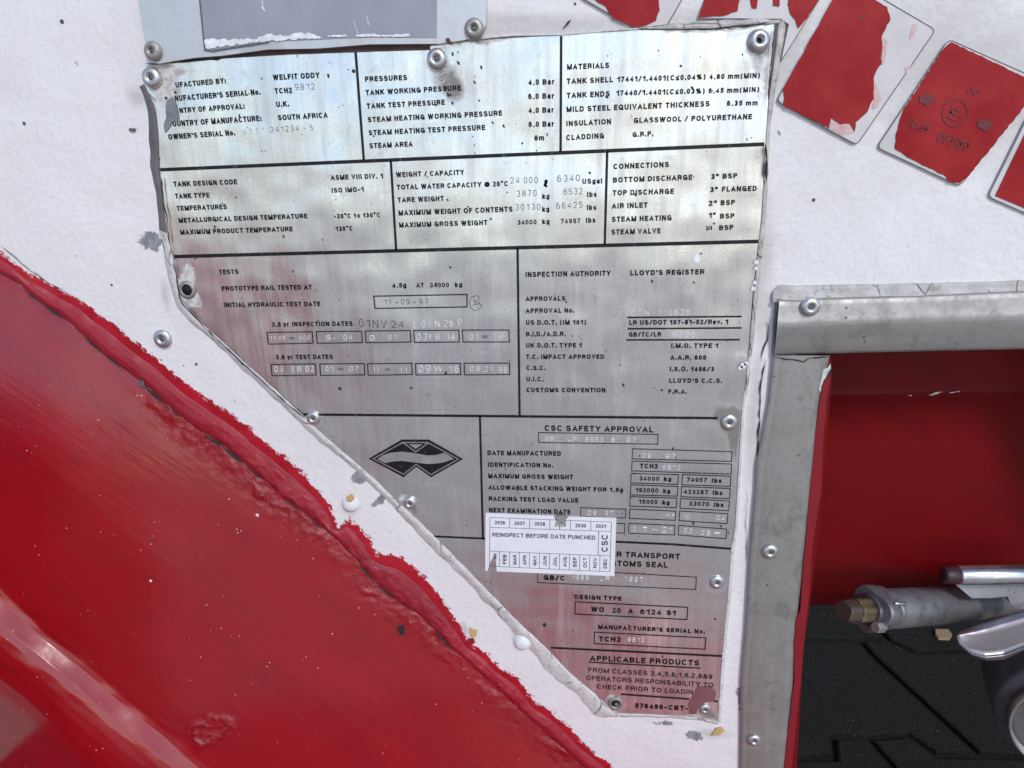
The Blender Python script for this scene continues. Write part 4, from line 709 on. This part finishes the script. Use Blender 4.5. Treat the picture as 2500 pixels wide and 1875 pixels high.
rivet((375, 125), 22, .0044, UP_, RIVD, hs=1.2, tilt=(-.1, .05)); rivet((1158, 70), 22, .0044, UP_, RIVD, hs=1.2)
crackline(Z('A', (420, 568), (570, 560), (640, 545), (900, 520)), 4, UP_, .0022)
sheet('rust_gap_shadow', Z('A', (430, 560), (640, 530), (900, 506), (1300, 452)) + [(780, 122), (900, 112), (1050, 110)] + [(1050, 122), (900, 126)] + Z('A', (1500, 490), (940, 522), (560, 560)), .0019, 0, m_plain('rusty_shadow', (.035, .018, .018), .7, (.09, .04, .035), 60), UP_)  # dark sheet: shadow of the gap put into the colour, tinted with rust
sheet('rust_lump', ragged(Z('B', (838, 125), (870, 120), (890, 160), (850, 162)), 1, 5), .006, .003, m_plain('rust', (.12, .04, .025), .8), UP_)
# ------------------------------------------------------------------ paper sticker
CS = thing('inspection_sticker', (0, 0, 0), 'torn white paper sticker with rows of years and months on the lower data plate', 'sticker')
hS = SURF+.0006
sheet('paper', Z('I', (83, 820), (360, 832), (625, 843), (640, 880), (655, 905), (672, 960), (680, 905), (722, 900), (722, 870), (745, 849), (1122, 860), (1114, 1090), (1105, 1323), (640, 1304), (172, 1286), (168, 1240), (160, 1142), (120, 1215), (98, 1282), (80, 1280), (81, 1050)), hS, .0002, WHITE, CS)
sheet('torn_flap', Z('I', (640, 850), (700, 838), (722, 870), (700, 888), (655, 890)), hS+.0014, .0002, m_plain('flap_back', (.30, .28, .27), .5), CS)
LK = m_plain('sticker_line', (.06, .06, .12), .5)
def sl_(a, b, w_=1.1): ribbon('printed_line', Z('I', a, b), w_, hS+.0002, LK, CS)
frame_box('I', [(118, 857), (1083, 893), (1070, 1288), (190, 1247), (193, 1128), (118, 1125)][:0] or [(118, 857), (1083, 893), (1070, 1288), (114, 1244)], CS, 3.6, hS+.0002, 'printed_line', LK)
sl_((118, 935), (1078, 968)); sl_((118, 1125), (1072, 1162))
for x0, y0 in ((275, 863), (434, 869), (594, 875), (757, 881), (920, 887)): sl_((x0, y0), (x0-1, y0+78))
sl_((982, 965), (977, 1158))
for i, x0 in enumerate((193, 273, 352, 432, 510, 590, 670, 749, 830, 910, 991)): sl_((x0+1, 1128+i*2.9), (x0-1, 1248+i*3.6))
TX = lambda *a, **k: text(*a, CS, mat=LK2, h=hS+.0003, **k)
LK2 = m_plain('sticker_ink', (.02, .02, .04), .5)
for a in (('I', 155, 910, 238, 913, 27, '2026'), ('I', 312, 915, 394, 918, 27, '2027'), ('I', 472, 920, 555, 923, 27, '2028'), ('I', 632, 927, 655, 928, 27, '2'), ('I', 680, 929, 720, 930, 27, '29'), ('I', 797, 934, 880, 937, 27, '2030'), ('I', 957, 938, 1040, 941, 27, '2031')): TX(*a, sw=.16)
TX('I', 138, 1008, 955, 1033, 31, 'REINSPECT BEFORE DATE PUNCHED', sw=.15); TX('I', 1052, 1130, 1054, 992, 48, 'CSC', sw=.15)
for i, (m, x) in enumerate(zip('FEB MAR APR MAY JUN JUL AUG SEP OCT NOV DEC'.split(), (247, 328, 407, 487, 567, 647, 726, 805, 886, 966, 1046))): TX('I', x, 1228+i*3.4, x+2, 1152+i*3.2, 27, m, sw=.16)
TX('I', 170, 1190, 172, 1145, 24, 'AN', sw=.16)
# ------------------------------------------------------------------ reflective tape pieces
def tape(label, base, red, rr=14, extra=None):
    t = thing('reflective_tape', (0, 0, 0), label, 'reflective tape', 'faded red reflective tape pieces at the upper right')
    sheet('tape_base', rounded(base, rr) if rr else base, .0012, .0010, CLEARFILM, t, .006)
    for i, r in enumerate(red): sheet('red_film', r, .0016, .0003, REDFILM, t, .006)
    ribbon('tape_edge', rounded(base, rr) if rr else base, 2.2, .00125, SEALD, t, True)
    return t
tape('five-sided red tape piece cut off by the top edge, left of the other tape pieces', [(1380, -35), (1429, 0), (1549, 69), (1629, 61), (1664, 0), (1690, -45), (1500, -120)],
     [ragged([(1454, 0), (1480, 18), (1497, 45), (1549, 66), (1581, 60), (1602, 50), (1611, 25), (1608, 0), (1600, -60), (1440, -40)], 1.5, 8, 2)], 0)
tape('broken red tape piece with white streaks above the corner rivet of the data plate', [(1735, -40), (1703, 45), (1907, 47), (1925, 60), (1906, 150), (1999, 0), (2025, -42)],
     [ragged([(1735, -30), (1720, 0), (1706, 42), (1768, 38), (1801, 26), (1806, 0), (1810, -30)], 1.2, 7, 3), ragged([(1830, -30), (1832, 0), (1836, 20), (1847, 21), (1850, 0), (1850, -30)], 1, 6), ragged([(1886, -30), (1888, 14), (1903, 16), (1905, -30)], 1, 6), ragged([(1922, -30), (1924, 10), (1930, 34), (1942, 48), (1949, 69), (1968, 47), (1998, 0), (2012, -30)], 1.3, 7, 6)], 0)
tape('large red tape piece with its right third worn to white, right of the corner rivet', [(1896, 246), (2092, 354), (2284, 73), (2070, -52)],
     [ragged([(1914, 258), (2025, 313), (2030, 287), (2052, 304), (2073, 301), (2087, 321), (2090, 298), (2117, 274), (2133, 241), (2133, 190), (2144, 165), (2152, 157), (2153, 90), (2174, 46), (2166, 16), (2130, -5), (2062, -38), (2035, -5), (1914, 214)], 1.6, 8, 8)])
t4 = tape('red tape piece with a circled E mark near the right edge', [(2141, 360), (2344, 454), (2545, 198), (2316, 96)],
     [ragged([(2323, 103), (2500, 187), (2528, 202), (2500, 262), (2361, 434), (2345, 446), (2318, 445), (2310, 431), (2269, 410), (2225, 388), (2185, 363), (2187, 334), (2198, 290), (2206, 268), (2301, 122)], 1.4, 8, 9)])
t3 = bpy.data.objects['reflective_tape.002']
PKF = m_plain('pink_smear', (.60, .30, .29), .5, (.62, .47, .46), 160)
for p in ([(2228, 60), (2238, 56), (2240, 72), (2226, 92), (2220, 95), (2224, 78)], [(2208, 165), (2226, 158), (2214, 180)], [(2133, 195), (2148, 226), (2152, 240), (2142, 262), (2128, 266), (2134, 240)], [(2028, 294), (2052, 306), (2074, 303), (2087, 323), (2060, 330), (2030, 315)], [(2160, 92), (2166, 100), (2160, 150), (2153, 158), (2155, 95)]): sheet('pink_smear', ragged(p, 1.6, 5), .0014, 0, PKF, t3)
PR = m_plain('tape_print', (.15, .014, .018), .5)
ribbon('printed_ring', [(2332+33*math.cos(t)*.93-6*math.sin(t), 276-33*math.sin(t)-8*math.cos(t)) for t in np.linspace(0, 6.1, 22)], 1.8, .0019, PR, t4, True)
text('P', 1520, 1060, 1590, 1085, 110, 'E', t4, PR, .14, .0019); text('P', 1615, 1085, 1625, 1090, 50, '1', t4, PR, .16, .0019)
text('P', 1150, 1130, 1335, 1205, 75, '104R', t4, PR, .14, .0019); text('P', 1420, 1265, 1690, 1360, 90, '003189', t4, PR, .13, .0019); text('P', 1690, 830, 1790, 870, 55, '00', t4, PR, .1, .0019)
for a in ((1330, 900), (1855, 1125)): sheet('printed_patch', ragged(Z('P', (a[0]-70, a[1]-40), (a[0]+50, a[1]-50), (a[0]+75, a[1]+10), (a[0]+20, a[1]+50), (a[0]-60, a[1]+20)), 3, 5), .0019, 0, PR, t4)
tape('sliver of a red tape piece at the right edge of the picture', [(2412, 480), (2560, 545), (2660, 320), (2512, 280)], [[(2430, 478), (2555, 530), (2640, 330), (2516, 298)]])
# ------------------------------------------------------------------ metal edge trims
TR = thing('upper_trim', (0, 0, 0), 'horizontal dull metal edging strip over the red recess at right', 'trim strip')
tB = [(1903, 731), (1950, 733), (1992, 728), (2268, 720), (2500, 710), (2900, 694)]; tL = [(1891, 868), (2100, 861), (2500, 852), (2900, 842)]
loft('trim_profile', [(tB, -.001), (tB, .0035), (lerp(tB, tL, .05), .0048), (lerp(tB, tL, .30), .0062), (lerp(tB, tL, .42), .0070), (lerp(tB, tL, .50), .0070), (lerp(tB, tL, .95), .0035), (tL, .0025), (tL, -.004)], STEEL, TR, 60, [1, 2, 3, 3, 3, 3, 1, 1], jit=.0002, js=30)
sU = [(1886, 712), (1894, 698), (1905, 694), (1935, 696), (2138, 692), (2330, 688), (2500, 683), (2900, 672)]; sD = [(1888, 738), (1902, 735), (1912, 734), (1950, 736), (2138, 726), (2330, 720), (2500, 714), (2900, 698)]
loft('trim_sealant', [(sU, -.0006), (lerp(sU, sD, .1), .0016), (lerp(sU, sD, .7), .0022), (sD, .0038), (sD, .001)], SEAL, TR, 120, 3, jit=.0008, js=90)
rivet((1978, 748), 22.5, .0062, TR, RIV, hs=1.2)
sheet('trim_end', [(1903, 731), (1900, 780), (1893, 868), (1888, 868), (1892, 790), (1897, 731)], .0035, .004, SEALD, TR)
TV = thing('side_trim', (0, 0, 0), 'vertical dull metal edging strip between white panel and red recess', 'trim strip')
vL = [(1886, 868), (1874, 985), (1858, 1070), (1845, 1132), (1842, 1200), (1830, 1335), (1819, 1530), (1808, 1660), (1806, 1875), (1790, 2150)]; vR = [(2026, 868), (2012, 930), (2001, 972), (1995, 1083), (1982, 1200), (1966, 1335), (1943, 1530), (1936, 1660), (1917, 1875), (1888, 2150)]
vL_, vR_ = resample(vL, 80), resample(vR, 80); vL_ = [tuple(p) for p in vL_]; vR_ = [tuple(p) for p in vR_]
loft('trim_profile', [(vL_, -.001), (vL_, .0022), (lerp(vL_, vR_, .06), .0030), (lerp(vL_, vR_, .14), .0030), (lerp(vL_, vR_, .2), .0034), (lerp(vL_, vR_, .55), .0040), (lerp(vL_, vR_, .60), .0036), (lerp(vL_, vR_, .90), .0036), (lerp(vL_, vR_, .96), .0026), (vR_, .0022), (vR_, -.004)], STEEL, TV, 80, [1, 2, 2, 2, 4, 2, 4, 2, 1, 1], jit=.00015, js=30)
rivet((1880, 1346), 21, .0040, TV, RIV, hs=1.0, label='upper rivet of the vertical trim'); rivet((1841, 1806), 19, .0038, TV, RIV, hs=1.0, label='lower rivet of the vertical trim')
fleck(Z('L', (690, 745), (740, 730), (760, 700), (765, 740), (740, 790), (700, 850), (680, 920), (670, 860)), .0028, SEALL, TV, 'sealant_chip')
crackline(Z('L', (765, 735), (740, 790), (710, 830)), 5, TV, .0034)
crackline(Z('L', (320, 650), (470, 670), (560, 685), (600, 660), (750, 645)), 3.5, TV, .0042)
SE = sheet('red_edge', ragged(Z('L', (770, 745), (758, 830), (735, 950), (705, 1300), (690, 1659)) + Z('M', (625, 0), (605, 300), (565, 700), (520, 1180), (470, 1659)) + [(1905, 2150), (1880, 2150)] + Z('M', (415, 1659), (440, 1400), (490, 1000), (490, 700), (505, 540), (535, 480), (560, 100)) + Z('L', (620, 1500), (655, 1150), (690, 930), (700, 860)), .8, 16, 5), .0030, .006, m_red('red_edge_paint', False, (.24, .006, .012), .5, False), TV)
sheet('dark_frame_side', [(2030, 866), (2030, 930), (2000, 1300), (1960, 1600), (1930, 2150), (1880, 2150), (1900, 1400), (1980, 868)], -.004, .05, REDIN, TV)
# ------------------------------------------------------------------ red recess wall
RW = thing('recess_wall', (0, 0, 0), 'deep red painted steel wall inside the recess at right', 'recess wall')
def hz(y, x0=1700, x1=3300, dy=-14): return [(x0, y+8), (2020, y), (2500, y+dy), (x1, y+dy*2.6)]
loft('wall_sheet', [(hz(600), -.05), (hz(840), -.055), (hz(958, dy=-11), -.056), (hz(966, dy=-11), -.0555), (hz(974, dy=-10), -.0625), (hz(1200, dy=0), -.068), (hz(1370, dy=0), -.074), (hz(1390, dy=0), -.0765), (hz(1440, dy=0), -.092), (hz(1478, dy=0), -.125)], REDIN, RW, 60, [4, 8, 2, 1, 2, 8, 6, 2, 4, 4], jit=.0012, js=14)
for p in (Z('L', (1495, 935), (1560, 912), (1600, 912), (1520, 940)), Z('L', (1655, 915), (1730, 905), (1730, 912), (1660, 920)), Z('L', (1340, 940), (1370, 935), (1372, 942))): sheet('paint_scratch', ragged(p, .8, 5), -.0535, 0, SEALL, RW)
fleck(Z('L', (985, 790), (1008, 792), (1006, 803), (988, 802)), -.056, PINK, RW, 'paint_scratch')
# ------------------------------------------------------------------ valve parts in front of the recess
VAL = m_metal('cast_aluminium', (.21, .205, .21), .5, .5, (.08, .075, .08), .85, 40, None, .5); CHR = m_metal('zinc_rod', (.66, .65, .66), .28, .95, (.3, .28, .25), .5, 60); BRS = m_metal('dirty_brass', (.22, .17, .09), .5, .7, (.05, .04, .03), .8, 200)
LEVM = m_metal('lever_metal', (.27, .24, .26), .36, .8, (.25, .2, .22), .4, 30); PURP = m_plain('dark_cap', (.13, .12, .13), .45, (.09, .085, .09), 60, met=.3)
def tube(name, a, b, ra, rb, mat, parent, n=32, cap=0, prof=None, sm=True):
    ax = (b-a); L = ax.length
    return lathe(a, ax, prof(ra, rb, L) if prof else [(ra*.93, 0), (ra, .0012), (rb, L)], n, mat, name, parent, n > 8)
K = DIST/F_PX
def at(u, v, h): return W((u, v), h)
def rpx(p, h): return p*(DIST-h)/F_PX*.97
RD = thing('locking_rod', (0, 0, 0), 'shiny grey round rod running out of the picture, above the valve body', 'rod')
tube('rod', at(2338, 1404, -.035), at(2760, 1400, -.035), rpx(26, -.035), rpx(26, -.035), CHR, RD)
tube('rod_mouth_shade', at(2303, 1404, -.035), at(2350, 1404, -.035), rpx(23, -.035), rpx(24, -.035), m_plain('rod_mouth_dark', (.05, .02, .025), .5), RD)  # dark cylinder stands in for the shaded hollow of the open rod end
VB = thing('discharge_valve', (0, 0, 0), 'grey cast metal valve body with hexagonal brass nut, low in the recess', 'valve')
A0, B0 = at(2150, 1487, -.030), at(2560, 1462, -.115); axv = (B0-A0).normalized()
rr = rpx(54, -.03)
lathe(A0, axv, [(rr*.9, 0), (rr, .002), (rr*1.0, .05), (rr*.93, .085), (rr*.78, .12), (rr*.75, (B0-A0).length+.06)], 40, VAL, 'valve_body', VB)
def lobed(name, c, ax, R, a, thick, mat, parent, n=60, k=4, ph=0.4):
    u = Vector((0, 0, 1)); u = (u-ax*u.dot(ax)).normalized(); v = ax.cross(u); V = []; Fs = []; prof = ((.94, 0), (1, .0015), (1, thick-.0012), (.96, thick))
    for s_, h in prof:
        for i in range(n):
            t = 2*math.pi*i/n; r = R*(1+a*math.cos(k*(t+ph)))*s_; V.append(c+ax*h+(u*math.cos(t)+v*math.sin(t))*r)
    for q in range(3):
        for i in range(n): Fs.append((q*n+i, q*n+(i+1) % n, (q+1)*n+(i+1) % n, (q+1)*n+i))
    Fs += [tuple(range(n))[::-1], tuple(3*n+i for i in range(n))]; return fix_normals(obj(name, V, Fs, mat, parent))
lobed('valve_flange', A0-axv*.010, axv, rr*1.12, .13, .009, VAL, VB, 60, 3, .9); lobed('valve_flange', A0+axv*.001, axv, rr*1.08, .11, .004, VAL, VB, 60, 3, .9)
lobed('end_cover', A0-axv*.013, axv, rr*.80, .02, .004, m_metal('cover_dark', (.16, .13, .14), .45, .7, (.06, .05, .05), .6, 200), VB)
lobed('hex_nut', A0-axv*.024, axv, rr*.60, .055, .013, BRS, VB, 36, 6, 0); lobed('gland_nut', A0-axv*.034, axv, rr*.52, .04, .011, m_metal('gland_brown', (.14, .10, .08), .5, .6, (.04, .03, .03), .8, 300), VB, 36, 5)
uu = (Vector((0, 0, 1))-axv*axv.z).normalized(); vv = axv.cross(uu)
for t in (2.1, 3.75):
    d = (uu*math.cos(t)+vv*math.sin(t))*rr*.93; tube('flange_bolt', A0-axv*.015+d, A0-axv*.008+d, .0034, .0034, RIVD, VB, 6)
tube('spring_pin', at(2183, 1473, -.005), at(2212, 1474, -.006), .0011, .0011, RIV, VB, 10)
AM = thing('cast_bracket', (0, 0, 0), 'pale flat cast arm behind the rod, at the right edge', 'bracket')
sheet('arm_plate', Z('M', (1700, 285), (2000, 280), (2400, 280), (2400, 480), (2212, 465), (2150, 462), (2110, 420), (2090, 372), (1960, 385), (1820, 385)), -.045, .012, m_metal('pale_cast', (.55, .55, .57), .55, .5, (.35, .34, .35), .6, 60), AM, .004)
LV = thing('lever', (0, 0, 0), 'rounded flat metal lever blade pointing left at the right edge', 'lever')
def blade():
    top = Z('M', (1705, 665), (1722, 640), (1800, 605), (2000, 540), (2212, 478), (2500, 395)); bot = Z('M', (1705, 665), (1722, 720), (1810, 790), (1920, 815), (2060, 800), (2212, 745))+[Z('M', (2500, 640))]
    low = Z('M', (1705, 665), (1725, 735), (1820, 825), (1930, 858), (2060, 848), (2212, 775))+[Z('M', (2500, 670))]
    loft('lever_blade', [(top, -.035), (top, -.024), (lerp(top, bot, .25), -.020), (lerp(top, bot, .6), -.0185), (bot, -.017), (lerp(bot, low, .35), -.0155), (lerp(bot, low, .75), -.0165), (low, -.020), (low, -.035)], LEVM, LV, 70, [1, 3, 3, 3, 2, 2, 2, 1])
blade()
CP = thing('metal_drum', (0, 0, 0), 'dark round capped drum cut off by the lower right corner', 'cap')
axc = (Vector((.36, 1, -.02))).normalized(); cc = at(2608, 1775, -.035)+axc*.03; R1 = rpx(173, -.035)
lathe(cc-axc*.03, axc, [(R1*.72, .0), (R1*.76, -.001), (R1*.80, .0), (R1*.84, .004), (R1*.97, .006), (R1, .01), (R1, .06)], 60, PURP, 'cap_drum', CP)
lathe(cc-axc*.033, axc, [(R1*.78, 0.004), (R1*.79, -.0035), (R1*.83, -.0040), (R1*.845, .005)], 60, m_metal('cap_rim', (.42, .40, .36), .4, .9), 'cap_rim', CP)
# unseen red post and rail, added left and below so the steel reflects red
FP = thing('reflection_post', (-.34, -.3, -.5), 'unseen red post left of the panel, added for its reflection in the plate', 'added post')
def box(name, x0, x1, y0, y1, z0, z1, mat, parent, slant=0):
    V = [Vector(p) for p in ((x0, y0, z0), (x1, y0, z0), (x1, y1, z0), (x0, y1, z0), (x0, y0, z1), (x1, y0, z1-slant), (x1, y1, z1-slant), (x0, y1, z1))]
    o = fix_normals(obj(name, V, [(0, 1, 2, 3), (4, 5, 6, 7), (0, 1, 5, 4), (1, 2, 6, 5), (2, 3, 7, 6), (3, 0, 4, 7)], mat, parent))
    bm = bmesh.new(); bm.from_mesh(o.data); bmesh.ops.bevel(bm, geom=bm.edges[:], offset=.012, segments=3, affect='EDGES'); bm.to_mesh(o.data); bm.free(); return o
REDOUT = m_red('red_reflection_paint', False, (.38, .008, .016), .35, False)
box('post_tube', -.54, -.36, -.46, -.20, -.95, -.03, REDOUT, FP, .10)
LR = thing('reflection_rail', (-.4, -.2, -.45), 'unseen red rail below the panel, added for its reflection in the plate', 'frame rail')
box('rail_tube', -.42, .135, -.22, -.005, -.52, -.392, REDOUT, LR)
# ------------------------------------------------------------------ ground
def quad(name, pts, mat, kind=None):
    o = obj(name, pts, [(0, 1, 2, 3)], mat); return tag(o, kind=kind) if kind else o
zg = -HCAM
FG = NT('pavement_front'); a_ = FG.noise(30, 4); GRD = FG.set(Base_Color=FG.mix(FG.rng(a_, .35, .7), (.36, .31, .265), (.44, .385, .33)), Roughness=.8)
NG = NT('ground_bed'); BED = NG.set(Base_Color=NG.mix(NG.rng(NG.noise(200, 4), .4, .6), (.006, .006, .006), (.012, .011, .011)), Roughness=.9)
o = quad('ground', [(-60, -60, zg-.012), (60, -60, zg-.012), (60, 60, zg-.012), (-60, 60, zg-.012)], BED, 'structure')
quad('pavement', [(-60, -60, zg+.0), (60, -60, zg+.0), (60, -.02, zg+.0), (-60, -.02, zg+.0)], GRD, 'structure')
PVM = m_ground()  # near-black paver colour carries part of the shade under the tank
BL = [Z('M', (960, 700), (1060, 810), (1860, 1545), (1560, 1550), (1350, 1400), (1040, 1420), (770, 1400), (790, 1570), (490, 1570), (300, 1570), (300, 700)),
      Z('M', (985, 695), (1200, 700), (1400, 790), (1700, 785), (2300, 785), (2700, 1100), (2700, 1560), (2080, 1560), (1875, 1540), (1070, 800)),
      Z('M', (1050, 1430), (1350, 1410), (1555, 1560), (1860, 1560), (2080, 1570), (2300, 1570), (2600, 1900), (1480, 1900), (1250, 1659)),
      Z('M', (300, 1580), (795, 1580), (780, 1420), (1035, 1430), (1240, 1665), (1470, 1900), (300, 1900)),
      Z('M', (300, 690), (960, 690), (1195, 690), (1050, 560), (800, 420), (300, 420)), Z('M', (1205, 690), (1405, 780), (1700, 775), (2300, 775), (2200, 640), (1600, 520), (1060, 550)),
      Z('M', (1260, 1905), (2610, 1905), (3000, 2300), (1500, 2300)), Z('M', (200, 1910), (1250, 1910), (1490, 2300), (200, 2300)), Z('M', (2610, 1905), (2320, 1570), (2710, 1570), (3400, 1905)), Z('M', (2720, 1560), (2710, 1100), (3300, 1100), (3600, 1560))]
for i, b in enumerate(BL):
    P = [G(p) for p in b]; c = sum(P, Vector())/len(P); 
    if sum(P[k-1].x*P[k].y-P[k].x*P[k-1].y for k in range(len(P))) < 0: P = P[::-1]
    n = len(P); V = []
    for ins, dz in ((.0062, -.011), (.0062, -.003), (.0092, 0.0)):
        for k in range(n):
            a, b_, d = P[k-1], P[k], P[(k+1) % n]; n1 = (b_-a).normalized(); n2 = (d-b_).normalized(); m = Vector((-(n1+n2).y, (n1+n2).x, 0)).normalized(); s_ = max(m.dot(Vector((-n1.y, n1.x, 0))), .5)
            V.append(b_+m*ins/s_+Vector((0, 0, dz)))
    Fs = [(q*n+k, q*n+(k+1) % n, (q+1)*n+(k+1) % n, (q+1)*n+k) for q in range(2) for k in range(n)]+[tuple(2*n+k for k in range(n))]
    p_ = fix_normals(obj('paver', V, Fs, PVM)); p_.parent = bpy.data.objects['ground']
lf = [G(p) for p in Z('M', (1545, 640), (1640, 642), (1668, 680), (1650, 708), (1570, 705), (1548, 680))]
V = [p+Vector((0, 0, .002)) for p in lf]+[p+Vector((0, 0, .008)) for p in lf]; n = len(lf)
tag(fix_normals(obj('stone_chip', V, [tuple(range(n)), tuple(n+i for i in range(n))]+[(i, (i+1) % n, n+(i+1) % n, n+i) for i in range(n)], m_plain('tan_chip', (.40, .28, .16), .7))), 'small tan chip lying on the dark paving below the valve', 'stone')
# the tank behind the frame (seen only as the shade it throws on the paving)
zt = at(2300, 1478, -.135).z
TK = thing('tank_vessel', (0, 1.4, 0), 'large dark tank shell behind the red recess', 'tank')
lathe(Vector((-2.5, 1.35, zt+1.18)), Vector((1, 0, 0)), [(1.0, 0), (1.16, .1), (1.16, 5.9), (1.0, 6)], 48, m_plain('tank_shell_paint', (.10, .09, .09), .5), 'tank_shell', TK)
